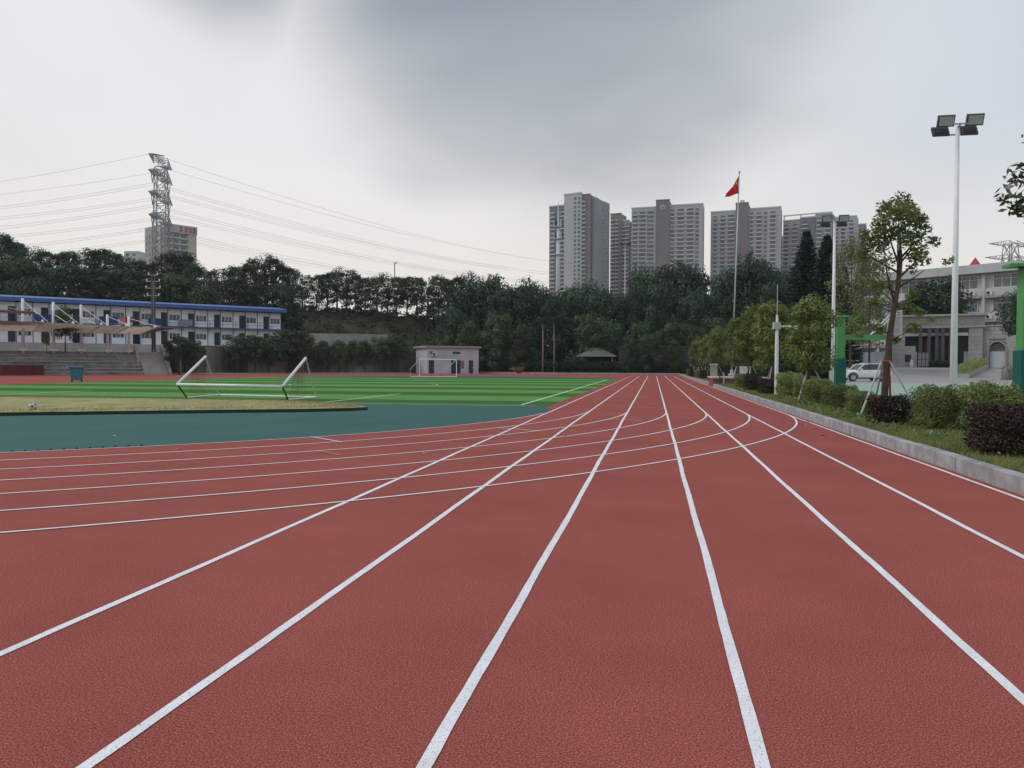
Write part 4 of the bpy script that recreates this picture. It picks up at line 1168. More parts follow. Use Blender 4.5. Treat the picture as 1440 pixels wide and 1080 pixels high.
def wallrun(A, B, h, n, th, par, M, name='wall_panel', off=0.0):
    u = (B - A).normalized(); nn = Vector((-u.y, u.x, 0))
    for i in range(n):
        p, q = A.lerp(B, i / n) + u * 0.012 + nn * off, A.lerp(B, (i + 1) / n) - u * 0.012 + nn * off
        MB().poly([p[:2], q[:2], (q + nn * th)[:2], (p + nn * th)[:2]], -0.1, h).build(name, M, par)


wallrun(W0, W1, 4.15, 5, 0.4, rw, M_RWALL); wallrun(W1, W2, 4.15, 7, 0.4, rw, M_RWALL)
for A, B in ((W0, W1), (W1, W2)):
    u = (B - A).normalized(); nn = Vector((-u.y, u.x, 0))
    MB().poly([(A - nn * .08)[:2], (B - nn * .08)[:2], (B + nn * .5)[:2], (A + nn * .5)[:2]], 4.155, 4.36).build('coping', mat('red_brown_coping', (0.20, 0.12, 0.10), 0.85, 0.25, 1), rw)
struct(MB().poly([W0[:2], W1[:2], W2[:2], BASE(600, 175)[:2], BASE(200, 150)[:2], BASE(235, 125)[:2]], 0.0, 4.1).build('terrace_wooded', mat('hill_soil2', (0.06, 0.065, 0.035), 0.95, 0.3, 0.3)))
uw = thing('upper_retaining_wall', 'stained upper retaining wall above the young trees at the slope foot', 'wall')
wallrun(BASE(425, 150), BASE(545, 155), 7.5, 6, 0.4, uw, mat('upper_wall', (0.30, 0.295, 0.285), 0.9, 0.3, 0.25, rnd=0.06))
# footpath in front of the wall
fp0 = [BASE(232, 112.5), BASE(405, 127), BASE(578, 142)]
struct(MB().poly([p[:2] for p in fp0] + [W2[:2], W1[:2], W0[:2]], -0.02, 0.16).build('footpath', M_CONC))
rowt = [(252, 470, 113, 1.15), (270, 478, 116, .9), (334, 470, 124, .9), (358, 469, 125, 1.0), (378, 474, 127, .85), (403, 463, 127, 1.1), (424, 462, 129, 1.0), (453, 478, 133, .75), (476, 477, 135, .75), (497, 476, 137, .75), (513, 478, 139, .7), (536, 473, 140, .9), (555, 470, 141, .95), (345, 476, 127, .8)]
for i, (px, top, d, w) in enumerate(rowt):
    ptree('wall%d' % (i % 3), px, top, d, NTH[rank(px, [q[0] for q in rowt])] + ' young round-headed tree from the stands along the pale retaining wall', 'row of young trees by the retaining wall', 0.12, w)
ptree('wall1', 92, 430, 107.5, 'thin dark tree growing through the gap beside the canopy masts', None, TZ, 0.6)
ptree('bed1', 66, 466, 103, 'small sparse tree under the brown canopy', None, TZ, 0.8)
tag(MB().lathe([(0.0, -0.25), (0.5, -0.05), (1.1, 0.0), (1.2, 0.05)], 8).build('x', M_CONC), 'x', 'x') if False else None

# concrete-steel service pole in front of the prefab
sp_ = BASE(216, 116, TZ - 0.1)
hp = ZPX(216, 384, 116) - TZ + 0.1
pole = thing('utility_pole', 'tall brown-grey utility pole with short insulator arms before the blue roofed block', 'pole', sp_, YAW)
M_POLE = mat('pole_brown', (0.10, 0.09, 0.085), 0.8, 0.15, 1)
MB().tube([(-0.16, 0, 0), (-0.16, 0, hp)], 0.13, 8).tube([(0.22, 0, 0), (0.22, 0, hp - 0.4)], 0.12, 8).build('shaft', M_POLE, pole)
MB().box(-0.1, 0.18, -0.04, 0.04, 0.5, hp - 1.2).build('web_plate', mat('pole_light', (0.2, 0.19, 0.18), 0.8), pole)
for k, (dz, w) in enumerate([(0.3, 0.7), (1.2, 1.0), (2.2, 1.1), (3.3, .9)]):
    MB().box(-w, w, -0.06, 0.06, hp - dz - 0.05, hp - dz + 0.05).build('cross_arm', M_GALV, pole)
    for s in (-1, 1):
        MB().lathe([(0.07, hp - dz + 0.05), (0.12, hp - dz + 0.16), (0.05, hp - dz + 0.36)], 8, (s * w * 0.92, 0)).build('insulator', M_WHITE, pole)

# ------------------------------------------------------------------ lattice pylons and lines
M_LAT = mat('lattice_steel', (0.30, 0.315, 0.34), 0.5, 0.1, 1, metal=0.2)


def strut(mb, a, b, r):
    mb.tube([a, b], r, 4, False)


def lattice(mb, z0, z1, w0, w1, n, r, rb):
    """square tapering mast of n panels"""
    def cor(t, k):
        w = (w0 + (w1 - w0) * t) / 2; return Vector(((-w, w, w, -w)[k], (-w, -w, w, w)[k], z0 + (z1 - z0) * t))
    for k in range(4):
        strut(mb, cor(0, k), cor(1, k), r)
    for i in range(n):
        a, b = i / n, (i + 1) / n
        for k in range(4):
            strut(mb, cor(a, k), cor(b, (k + 1) % 4), rb); strut(mb, cor(b, k), cor(a, (k + 1) % 4), rb); strut(mb, cor(b, k), cor(b, (k + 1) % 4), rb)


PD_ = 200.0
ptop = ZPX(224, 225, PD_)
PYL = BASE(228, PD_ + 2, 0)
AZ = math.atan2(17.0, -2.6) + YAW                         # the arms run mostly away from the camera
py_ = thing('pylon', 'tall grey lattice pylon with three tiers of arms behind the wooded slope', 'pylon', PYL, AZ)
mb = MB(); lattice(mb, 0, 26, 9, 3.6, 6, 0.14, 0.07); mb.build('lower_lattice', M_LAT, py_)
mb = MB(); lattice(mb, 26, ptop - 1.5, 3.6, 2.4, 11, 0.13, 0.075); mb.build('upper_lattice', M_LAT, py_)
tiers = [ZPX(222, 247, PD_), ZPX(222, 277, PD_), ZPX(222, 308, PD_)]
ARM = 8.6
INS = []
for k, z in enumerate([ptop - 0.6] + tiers):
    for s in (-1, 1):
        mb = MB(); L_ = ARM * (1.0 if k else 0.95)
        tip = [Vector((s * L_, y, z + (0.0 if k else 0.6))) for y in (-0.55, 0.55)]
        rt = [Vector((s * 1.2, y, z + h)) for y in (-1.3, 1.3) for h in (-0.1, 1.9)]
        for q0, tp_ in ((0, 0), (1, 0), (2, 1), (3, 1)):
            strut(mb, rt[q0], tip[tp_], 0.09)
        strut(mb, tip[0], tip[1], 0.09)
        for i in range(1, 6):
            t = i / 6
            A_, B_, C_, D_ = (rt[0].lerp(tip[0], t), rt[1].lerp(tip[0], t), rt[2].lerp(tip[1], t), rt[3].lerp(tip[1], t))
            t2 = (i - 1) / 6
            A2, B2, C2, D2 = (rt[0].lerp(tip[0], t2), rt[1].lerp(tip[0], t2), rt[2].lerp(tip[1], t2), rt[3].lerp(tip[1], t2))
            for p_, q_ in ((A_, B_), (A_, C_), (C_, D_), (A2, B_), (C2, D_), (A2, C_), (B2, D_), (B_, D_)):
                strut(mb, p_, q_, 0.06)
        mb.build('cross_arm', M_LAT, py_)
        if k:
            tipc = (tip[0] + tip[1]) / 2
            for off in (0.0,):
                b_ = tipc + Vector((-s * 1.3, 0, -3.0)); INS.append((k, s, b_))
                MB().tube([tipc + Vector((-s * 0.1, 0, -0.1)), b_], 0.10, 6).tube([tipc + Vector((-s * 2.6, 0, -0.1)), b_], 0.10, 6).build('insulator', mat('insulator_grey', (0.25, 0.27, 0.3), 0.5), py_)
        else:
            INS.append((k, s, (tip[0] + tip[1]) / 2))
M_WIRE = mat('wire', (0.36, 0.37, 0.38), 0.6)
Rz = Matrix.Rotation(AZ, 3, 'Z')


def wire(A, B, sag, r, label, group):
    pts = []
    for i in range(29):
        t = i / 28; p = A.lerp(B, t); p.z -= 4 * sag * t * (1 - t); pts.append(p - A)
    o = MB().tube(pts, r, 4).build('power_line', M_WIRE); o.location = A
    tag(o, label, 'power line', group)


for k, s, b_ in INS:
    A = PYL + Rz @ b_
    for j in range(2 if k else 1):
        A2 = A + Vector((0, 0, -0.55 * j))
        # towards the right: next tower far off, behind the high-rise blocks; towards the left: nearer and out of the frame
        BR = PD(905 + 16 * s, 372 + 10 * k + 3 * j, 560); wire(A2, BR, 9, 0.032, 'thin power line sagging from the pylon towards the high-rise blocks', 'power lines right of the pylon')
        BL = PD(-420 - 30 * s, 292 + 24 * k + 4 * j + 6 * s, 215); wire(A2, BL, 3.0, 0.03, 'thin power line running from the pylon away from the high-rise blocks', 'power lines left of the pylon')
# second pylon behind the school roof
p2 = thing('pylon', 'top of a dark lattice pylon with wide arms behind the school roof', 'pylon', BASE(1418, 240, 0), 0.35 + YAW)
z2 = ZPX(1418, 345, 240)
mb = MB(); lattice(mb, 0, z2 + 0.5, 8, 2.6, 9, 0.14, 0.09); mb.build('mast', M_LAT, p2)
for z_, ln in ((z2, 9.0), (z2 - 4.2, 10.5)):
    for s in (-1, 1):
        mb = MB()
        for yy in (-1, 1):
            strut(mb, Vector((s * 1.1, yy, z_ - 0.3)), Vector((s * ln, 0, z_)), 0.10); strut(mb, Vector((s * 1.1, yy, z_ + 1.4)), Vector((s * ln, 0, z_)), 0.10)
            for i in range(1, 6):
                t = i / 6; strut(mb, Vector((s * 1.1, yy, z_ - 0.3)).lerp(Vector((s * ln, 0, z_)), t), Vector((s * 1.1, yy, z_ + 1.4)).lerp(Vector((s * ln, 0, z_)), t - 0.12), 0.07)
        mb.build('cross_arm', M_LAT, p2)

# ------------------------------------------------------------------ distant buildings
M_TLIGHT = mat('tower_light', (0.40, 0.41, 0.43), 0.85, 0.08, 0.05)
M_TMID = mat('tower_grey', (0.29, 0.30, 0.33), 0.85, 0.08, 0.05)
M_TBROWN = mat('tower_brown', (0.20, 0.175, 0.18), 0.85, 0.08, 0.05)
M_TDARK = mat('tower_slate', (0.16, 0.17, 0.20), 0.85, 0.08, 0.05)
M_TGLASS = mat('tower_glass', (0.10, 0.12, 0.15), 0.25, 0.25, 0.1, spec=0.5, rnd=0.5)
M_TSLAB = mat('tower_slab', (0.50, 0.51, 0.53), 0.8, 0.06, 0.1)
WME = {}


def win_mesh(w, h, d, M, name):
    k = (w, h, d, M.name)
    if k not in WME:
        WME[k] = MB().box(-w / 2, w / 2, -d, 0.25, 0, h).mesh(name, M)
    return WME[k]


def tower(name, label, px, D, rot, vols, zmin=50.0):
    """vols: (u0,u1,v0,v1,top,material,[window columns (u,width,slab)],[side columns (v,width)])"""
    b = BASE(px, D, 0.0)
    root = thing(name, label, 'tower block', b, YAW + rot, 'high-rise blocks beyond the trees')
    for (u0, u1, v0, v1, top, M, cols, side) in vols:
        wl = MB().box(u0, u1, v0, v1, 0, top).build('wall', M, root)
        MB().box(u0 - 0.25, u1 + 0.25, v0 - 0.25, v0 + 0.35, top + 0.02, top + 0.9).build('parapet', M_TSLAB if M is not M_TBROWN else M, root)
        z = top - 4.2
        while z > zmin:
            for (u, w, slab) in cols:
                put('window', win_mesh(w, 1.75, 0.12, M_TGLASS, 'window'), root, (u, v0, z))
                if slab:
                    put('balcony', win_mesh(w + 0.7, 0.75, 1.1, M_TSLAB, 'balcony'), root, (u, v0, z - 0.85))
            for (v, w) in side:
                o = put('window', win_mesh(w, 1.7, 0.12, M_TGLASS, 'window'), root, (u1, v, z), math.pi / 2)
            z -= 3.0
    return root


def H_(px, py, D):
    return ZPX(px, py, D)


D = 560
kpx = D / FPX
ta = tower('tower_block', 'tallest grey and brown tower block with a stepped roof behind a white antenna mast', 829, D, -0.55,
           [(-20, -6, -2.0, 14, H_(838, 271, D), M_TLIGHT, [(-8.0, 2.0, 0), (-11.2, 1.6, 0)], []),
            (-6, 0, -0.6, 14, H_(838, 274, D), M_TBROWN, [(-4.6, 1.6, 1), (-2, 1.4, 0)], [(3, 1.8), (6.5, 1.8), (10, 1.8)]),
            (-20.0 - 14, -20, 1.5, 14, H_(800, 292, D + 20), M_TDARK, [(-31, 3.0, 1), (-23, 3.0, 1)], []),
            (0, 3, 3.0, 26, H_(850, 278, D), M_TMID, [], [(14.5, 1.8), (18, 1.8), (21.5, 1.8), (24.4, 1.2)])])
tb_ = tower('tower_block', 'lower grey tower block squeezed between two taller ones', 873, 620, -0.45,
            [(-9, 0, -1, 12, H_(868, 301, 620), M_TBROWN, [(-7, 2, 1), (-3.5, 2, 1)], []),
             (0, 6, 0.5, 12, H_(880, 311, 620), M_TMID, [(1.6, 2, 1), (4.4, 1.6, 1)], []),
             (6, 10, 2, 12, H_(886, 314, 620), M_TDARK, [(8, 2, 1)], [])])
h1 = H_(939, 291, D)
tc_ = tower('tower_block', 'wide pale tower block with brown central shaft and round roof emblem', 936, D, -0.30,
            [(-25, -7.5, 0, 15, h1, M_TLIGHT, [(-22.5, 3.4, 1), (-17.2, 4.4, 1), (-11.5, 4.6, 0)], []),
             (-7.5, 2.0, -1.8, 15, h1 + 4.2, M_TBROWN, [(-6.3, 0.9, 0)], []),
             (2.0, 25, 0.1, 15, h1 + 0.5, M_TLIGHT, [(4.0, 2.2, 1), (9.6, 4.4, 1), (16.2, 4.4, 1), (21.0, 2.4, 0)], [(3, 2), (8, 2), (12, 2)])])
MB().tube([(-2.7, -1.81, h1 - 0.5), (-2.7, -2.0, h1 - 0.5)], 1.6, 20).build('roof_emblem', M_TSLAB, tc_)
MB().tube([(-2.7, -2.01, h1 - 0.5), (-2.7, -2.12, h1 - 0.5)], 1.0, 20).build('emblem_centre', M_TBROWN, tc_)
h2 = H_(1050, 296, D)
td_ = tower('tower_block', 'pale tower block with plain brown shaft standing behind the flagpole', 1046, D, -0.37,
            [(-24, -6.5, 0, 15, h2, M_TLIGHT, [(-21, 2.6, 1), (-15.6, 3.0, 1), (-9.8, 4.6, 1)], []),
             (-6.5, 2.2, -1.8, 15, h2 + 4.6, M_TBROWN, [], []),
             (2.2, 24, 0.1, 15, h2 + 0.6, M_TLIGHT, [(4.2, 2.0, 1), (9.2, 3.6, 1), (13.6, 2.2, 0), (18.4, 3.6, 1)], [(3, 2), (8, 2), (12, 2)])])
MB().box(-4, -1.2, 3, 8, h2 + 4.62, h2 + 8).build('lift_house', M_TSLAB, td_)
h3 = H_(1135, 304, D)
te_ = tower('tower_block', 'grey tower block with an open frame on its roof behind the conifers', 1140, D, -0.52,
            [(-20, -8, 0, 14, h3 - 2, M_TMID, [(-18, 3, 1), (-12, 3.4, 1)], []), (-8, 2, -1.2, 14, h3 - 1, M_TDARK, [(-5, 3.6, 1)], []),
             (2, 13, 0, 14, h3 + 1, M_TMID, [(4.6, 2.8, 1), (10, 2.8, 1)], [(3, 2), (7, 2), (11, 2)])])
for u in (-19.5, -8, 2, 12.5):
    MB().box(u - 0.4, u + 0.4, 0.5, 1.2, h3 - 1.0, h3 + 1.6).build('roof_post', M_TSLAB, te_)
MB().box(-20, 13, 0.4, 1.3, h3 + 1.61, h3 + 2.4).build('roof_beam', M_TSLAB, te_)
tf_ = tower('tower_block', 'pale tower block partly hidden by the floodlight heads', 1178, D + 40, -0.5,
            [(-10, 12, 0, 14, H_(1178, 306, D + 40), M_TLIGHT, [(-7.5, 2.8, 1), (-2.6, 2.8, 1), (2.4, 2.8, 1), (8, 2.8, 1)], [(4, 2), (9, 2)])])
tg_ = tower('tower_block', 'narrow slate tower block peeping out beside the tall loose tree', 1206, D + 90, -0.45,
            [(-6, 5, 0, 12, H_(1206, 316, D + 90), M_TDARK, [(-3.5, 2.4, 1), (2, 2.4, 1)], [])])
th_ = tower('tower_block', 'low far block in the gap between two pale tower blocks', 1103, D + 120, -0.35,
            [(-7, 7, 0, 12, H_(1102, 333, D + 120), M_TMID, [(-4, 2.4, 1), (0, 2.4, 1), (4, 2.4, 1)], [])], 40)

# the cream apartment block behind the pylon
D = 400
tb2 = BASE(244, D, 0)
ap = thing('apartment_block', 'cream apartment block with red rooftop lettering behind the pylon', 'building', BASE(232, D, 0), YAW + 0.85)
M_CREAM = mat('cream_wall', (0.50, 0.46, 0.40), 0.85, 0.1, 0.1); M_PINKW = mat('pinkish_wall', (0.46, 0.41, 0.39), 0.85, 0.1, 0.1); M_GREYW = mat('grey_wall', (0.36, 0.345, 0.34), 0.85, 0.1, 0.1)
zt = H_(236, 314, D)
MB().box(0, 4.5, 0.0, 22, 0, zt).build('wall', M_GREYW, ap)
MB().box(4.5, 12.5, 0.6, 21, 0, zt - 0.6).build('wall', M_PINKW, ap)
MB().box(12.5, 17, -0.2, 20, 0, zt - 0.2).build('wall', M_CREAM, ap)
MB().box(2.5, 17.2, -0.6, -0.25, zt - 4.0, zt + 0.2).build('sign_band', M_PINKW, ap)
MB().box(-0.6, -0.02, 3, 8, 0, zt - 1.2).build('side_bay', M_CREAM, ap)
MB().box(-0.5, -0.02, 13, 18, 0, zt - 2).build('side_bay', M_GREYW, ap)
M_SIGN = mat('red_sign', (0.36, 0.07, 0.07), 0.7)
for k, u in enumerate((8.4, 11.2, 13.4, 15.6)):           # rooftop characters, built as strokes
    r2 = random.Random(40 + k)
    g_ = MB()
    for q0 in range(3):
        zz = zt - 3.0 + q0 * 0.9; g_.box(u - 0.8, u + 0.8, -0.74, -0.62, zz, zz + 0.26)
    g_.box(u - 0.14 + r2.uniform(-.3, .3), u + 0.14 + r2.uniform(0, .3), -0.78, -0.62, zt - 3.2, zt - 0.5)
    g_.build('sign_character', M_SIGN, ap)
z = zt - 6.2
while z > 30:
    for u, w, v0 in ((2.2, 2.6, 0.0), (6.6, 2.8, 0.6), (10.4, 2.8, 0.6)):
        put('window', win_mesh(w, 1.7, 0.12, M_TGLASS, 'window'), ap, (u, v0, z))
        put('balcony', win_mesh(w + 0.8, 0.7, 1.0, M_TSLAB, 'balcony'), ap, (u, v0, z - 0.8))
    for v, u in ((1.5, 0.0), (5.5, -0.6), (10.5, 0.0), (15.5, -0.5), (20, 0.0)):
        put('window', win_mesh(1.6, 1.6, 0.12, M_TGLASS, 'window'), ap, (u, v, z), -math.pi / 2)
    z -= 3.0
fh = thing('distant_house', 'small pale grey far block just showing above the crest trees', 'building', BASE(185, 480, 0), YAW)
hh = H_(185, 353, 480)
MB().box(-4, 5, 0, 12, 0, hh).build('wall', M_TSLAB, fh); MB().box(-9, -4, 1, 12, 0, hh - 3).build('wall', M_TSLAB, fh); MB().box(5, 10, 1, 12, 0, hh - 4).build('wall', M_TLIGHT, fh)
for z_ in (hh - 3, hh - 6):
    for u in (-2, 2):
        put('window', win_mesh(1.8, 1.6, 0.12, M_TGLASS, 'window'), fh, (u, 0, z_))

# antenna mast, high-mast light, small lightning rod ------------------
D = 215
am = thing('antenna_mast', 'white telecom mast with antenna rings before the tallest tower block', 'mast', BASE(784, D, 0), YAW)
zt = H_(785, 283, D)
M_MAST = mat('mast_white', (0.62, 0.64, 0.68), 0.5, 0.05, 1)
MB().tube([(0, 0, 0), (0, 0, H_(785, 360, D)), (0, 0, H_(785, 318, D))], [0.75, 0.55, 0.42], 10).build('shaft', M_MAST, am, smooth=True)
MB().tube([(0, 0, H_(785, 318, D)), (0, 0, H_(785, 296, D)), (0, 0, zt)], [0.25, 0.2, 0.04], 8).build('spire', M_MAST, am)
for py_i in (336, 319, 358):
    z_ = H_(785, py_i, D)
    mb = MB(); mb.lathe([(0.8, z_ - 0.08), (1.15, z_ - 0.08), (1.15, z_ + 0.08), (0.8, z_ + 0.08)], 14); mb.build('platform', M_MAST, am)
    if py_i != 358:
        for a in range(6):
            x_, y_ = 1.25 * math.cos(a * 1.047), 1.25 * math.sin(a * 1.047)
            MB().box(x_ - 0.16, x_ + 0.16, y_ - 0.1, y_ + 0.1, z_ + 0.1, z_ + 1.9).build('antenna', M_TSLAB if a % 2 else M_DARK, am)
hm = thing('high_mast_light', 'thin mast carrying a dark ring of lamps before the tower blocks', 'mast', BASE(878, D, 0), YAW)
z_ = H_(878, 344, D)
MB().tube([(0, 0, 0), (0, 0, z_ + 0.3)], [0.32, 0.14], 8).build('shaft', M_GALV, hm)
for a in range(8):
    x_, y_ = 1.35 * math.cos(a * .785), 1.35 * math.sin(a * .785)
    MB().tube([(0, 0, z_), (x_ * .6, y_ * .6, z_ - 0.3), (x_, y_, z_ + 0.15)], 0.07, 5).build('arm', M_DARK, hm)
    MB().box(x_ - 0.3, x_ + 0.3, y_ - 0.2, y_ + 0.2, z_ + 0.1, z_ + 0.35).build('lamp', M_DARK, hm)
lr = thing('lightning_rod', 'short thin pole sticking up above the crest trees', 'pole', BASE(555, 186, 8), YAW)
MB().tube([(0, 0, 0), (0, 0, H_(555, 369, 186) - 8)], 0.11, 6).build('shaft', M_POLE, lr); MB().box(-0.1, 0.45, -0.1, 0.1, H_(555, 369, 186) - 8.25, H_(555, 369, 186) - 8.0).build('lamp_head', M_POLE, lr)

# ------------------------------------------------------------------ utility hut and small things at the far end
hutA, hutB = BASE(601, 137), BASE(673, 141)
hu = (hutB - hutA); hl = hu.length; ha = math.atan2(hu.y, hu.x)
hut = thing('utility_hut', 'flat roofed grey utility hut with dark doors behind the far goal', 'hut', hutA, ha)
M_HUT = mat('hut_render', (0.44, 0.47, 0.52), 0.85, 0.12, 0.5); HHT = ZPX(601, 489, 137)
MB().box(0, hl, 0, 6.5, 0, HHT).build('wall', M_HUT, hut)
MB().box(-0.35, hl + 0.35, -0.45, 6.9, HHT + 0.003, HHT + 0.38).build('roof', mat('hut_roof', (0.27, 0.27, 0.29), 0.8, 0.1, 0.6), hut)
kk = hl / 72.0
for (a, b, z0, z1) in [(2, 9, 0.05, 2.35), (33, 46, 0.05, 2.35), (58, 64, 0.05, 2.35)]:
    d = MB().box(a * kk, b * kk, -0.05, 0.02, z0, z1).build('door', M_DOOR, hut)
    MB().box(b * kk - 0.18, b * kk - 0.1, -0.09, -0.051, 1.0, 1.15).build('handle', M_GALV, d)
for (a, b) in [(3, 8), (34, 46)]:
    w = MB().box(a * kk, b * kk, -0.05, 0.02, HHT - 1.1, HHT - 0.55).build('window', M_WHITE, hut); MB().box(a * kk + .05, b * kk - .05, -0.07, -0.052, HHT - 1.05, HHT - 0.6).build('pane', M_GLASS, w)
MB().box(46.5 * kk, 51 * kk, -0.03, 0.02, 0.9, 2.3).build('notice_board', mat('notice_red', (0.28, 0.13, 0.13), 0.8), hut)
ac_me = MB().bbox(-0.42, 0.42, -0.32, 0, 0, 0.6, 0.03).mesh('casing', mat('ac_white', (0.62, 0.62, 0.60), 0.6, 0.06, 3, rnd=0.1))
fan_me = MB().tube([(-0.1, -0.325, 0.3), (-0.1, -0.34, 0.3)], 0.23, 16).mesh('fan_grille', mat('fan_dark', (0.04, 0.04, 0.045), 0.6))


def aircon(loc, rz, label, group=None):
    t = thing('air_conditioner', label, 'air conditioner', loc, rz, group)
    put('casing', ac_me, t, (0, 0, 0)); put('fan_grille', fan_me, t, (0, 0, 0))
    MB().box(-0.35, 0.35, -0.3, 0.0, -0.05, -0.01).build('bracket', M_DARK, t)


q = hutA + Vector((math.cos(ha), math.sin(ha), 0)) * (9.2 * kk) + Vector((math.sin(ha), -math.cos(ha), 0)) * 0.02
aircon((q.x, q.y, HHT - 1.45), ha, 'outdoor air conditioner on the utility hut wall')
# small pavilion roof among the hedges
pv = thing('garden_pavilion', 'small grey hipped roof pavilion behind the far hedges', 'pavilion', BASE(838, 147, 0), YAW)
zr = ZPX(838, 489, 147)
mb = MB(); mb.add([(-3.4, -2.4, zr - 1.5), (3.4, -2.4, zr - 1.5), (3.4, 2.4, zr - 1.5), (-3.4, 2.4, zr - 1.5), (-0.8, 0, zr), (0.8, 0, zr)], [(0, 1, 5, 4), (2, 3, 4, 5), (1, 2, 5), (3, 0, 4), (3, 2, 1, 0)])
mb.build('roof', mat('pavilion_roof', (0.13, 0.14, 0.12), 0.85, 0.2, 1), pv)
MB().box(-3.5, 3.5, -2.5, 2.5, zr - 1.68, zr - 1.51).build('eave', mat('eave_pale', (0.3, 0.3, 0.3), 0.8), pv)
for x_ in (-2.8, 2.8):
    for y_ in (-2, 2):
        MB().tube([(x_, y_, 0), (x_, y_, zr - 1.69)], 0.12, 8).build('column', M_CONC, pv)
rb = thing('red_cart', 'small faded red handcart parked at the edge of the tree belt', 'cart', BASE(729, 139.5, 0.1), YAW + 0.3)
MB().add([(-0.8, -.45, .45), (.7, -.45, .45), (.7, .45, .45), (-.8, .45, .45), (-1.0, -.6, 1.15), (.85, -.6, 1.15), (.85, .6, 1.15), (-1.0, .6, 1.15)], [(3, 2, 1, 0), (0, 1, 5, 4), (1, 2, 6, 5), (2, 3, 7, 6), (3, 0, 4, 7), (4, 5, 6, 7)]).build('tub', mat('faded_red', (0.22, 0.07, 0.06), 0.8, 0.2, 2), rb)
for s in (-1, 1):
    MB().tube([(0.2, s * 0.5, 0.28), (0.2, s * 0.6, 0.28)], 0.28, 14).build('wheel', M_DARK, rb)
    MB().tube([(-0.8, s * 0.4, .8), (-1.7, s * 0.4, .75)], 0.03, 6).build('handle', M_GALV, rb)

# ------------------------------------------------------------------ goals, bin, ball
ng = thing('football_goal', 'white football goal tipped onto its back at the near end of the pitch', 'goal', GP(345, 559))
o = Vector(ng.location)
A1, A2, B1, B2 = GP(263, 560) - o, GP(308, 556) - o, GP(405, 563) - o, GP(445, 559.5) - o
dA, dB = A2 - A1, B2 - B1


def fitpt(base, dirv, px, py, s):                        # a point above the side bar, seen at that row
    p = base + dirv * s + o; d = p.dot(FH); w = PD(px, py, d); return Vector((w.x, w.y, w.z)) - o


C1, C2 = fitpt(A1, dA, 249, 540.5, -0.34), fitpt(B1, dB, 397, 543.5, -0.30)
T1, T2 = fitpt(A1, dA, 289, 501.5, 0.6), fitpt(B1, dB, 430, 503.5, 0.6)
M_GOAL = mat('goal_white', (0.74, 0.75, 0.76), 0.45, 0.08, 2); M_RUST = mat('goal_rust', (0.10, 0.05, 0.035), 0.85, 0.25, 4)
for a, b in ((C1, T1), (C2, T2)):
    MB().tube([a, b], 0.06, 10).build('post', M_GOAL, ng, smooth=True)
MB().tube([C1, C2], 0.06, 10).build('crossbar', M_GOAL, ng, smooth=True)
for a, b in ((T1, A2), (T2, B2)):
    MB().tube([a, b], 0.024, 8).build('brace', mat('brace_grey', (0.45, 0.45, 0.42), 0.5), ng)
for a, b in ((C1, A1), (C2, B1)):
    MB().tube([a, b + Vector((0, 0, .02))], 0.035, 8).build('side_bar', M_RUST, ng)
for a, b in ((A1, A2), (B1, B2), (A2, B2)):
    z = Vector((0, 0, 0.035)); MB().tube([a + z, b + z], 0.034, 8).build('ground_bar', M_GOAL, ng)
# rag of old net hanging in it
M_NET = mat('old_net', (0.16, 0.10, 0.07), 0.9)
for (p_, q_, r_, s_) in ((T1, A1, A2, C1), (T2, B1, B2, C2)):
    mb = MB(); r2 = random.Random(4)
    for i in range(11):
        t = i / 10; top = p_.lerp(s_, 0.1 + 0.35 * t); bot = r_.lerp(q_, 0.45 + 0.55 * t) + Vector((0, 0, 0.03)); mid = top.lerp(bot, 0.5) + Vector((r2.uniform(-.05, .05), 0.08, -0.1)); mb.tube([top, mid, bot], 0.006, 3, False)
    for i in range(1, 10):
        t = i / 10; a = p_.lerp(s_, 0.1).lerp(r_.lerp(q_, 0.45), t); b = p_.lerp(s_, 0.45).lerp(q_, t); mb.tube([a, a.lerp(b, .5) + Vector((0, .05, -.08)), b], 0.006, 3, False)
    mb.build('net', M_NET, ng)

fg = thing('football_goal', 'upright white goal frame at the far end before the hut', 'goal', BASE(610, 97.5))
o = Vector(fg.location); k_ = 97.5
gp = lambda px, py, d=97.5: PD(px, py, d) - o
b0, b1 = GP(590, 530.0) - o, GP(642, 530.6) - o
dm = (BASE(590, 97.5) - o, BASE(642, 97.5) - o)
tp0, tp1 = gp(590, 505), gp(642, 506)
for a, b in ((dm[0], tp0), (dm[1], tp1)):
    MB().tube([Vector((a.x, a.y, 0)), b], 0.06, 8).build('post', M_GOAL, fg)
MB().tube([tp0, tp1], 0.06, 8).build('crossbar', M_GOAL, fg)
e0, e1 = gp(577, 521, 101.5), gp(627, 521.5, 101.5)
for a, b in ((tp0, e0), (tp1, e1)):
    MB().tube([a, Vector((b.x, b.y, 0.9)), ], 0.05, 8).build('back_brace', M_GOAL, fg)
    MB().tube([Vector((b.x, b.y, 0.9)), Vector((b.x, b.y, 0.0))], 0.04, 8).build('back_leg', M_GALV, fg)
x0 = BASE(577, 97.5) - o
MB().tube([(x0.x, x0.y, 0.05), (dm[1].x, dm[1].y, 0.05)], 0.05, 8).build('ground_bar', M_GOAL, fg)

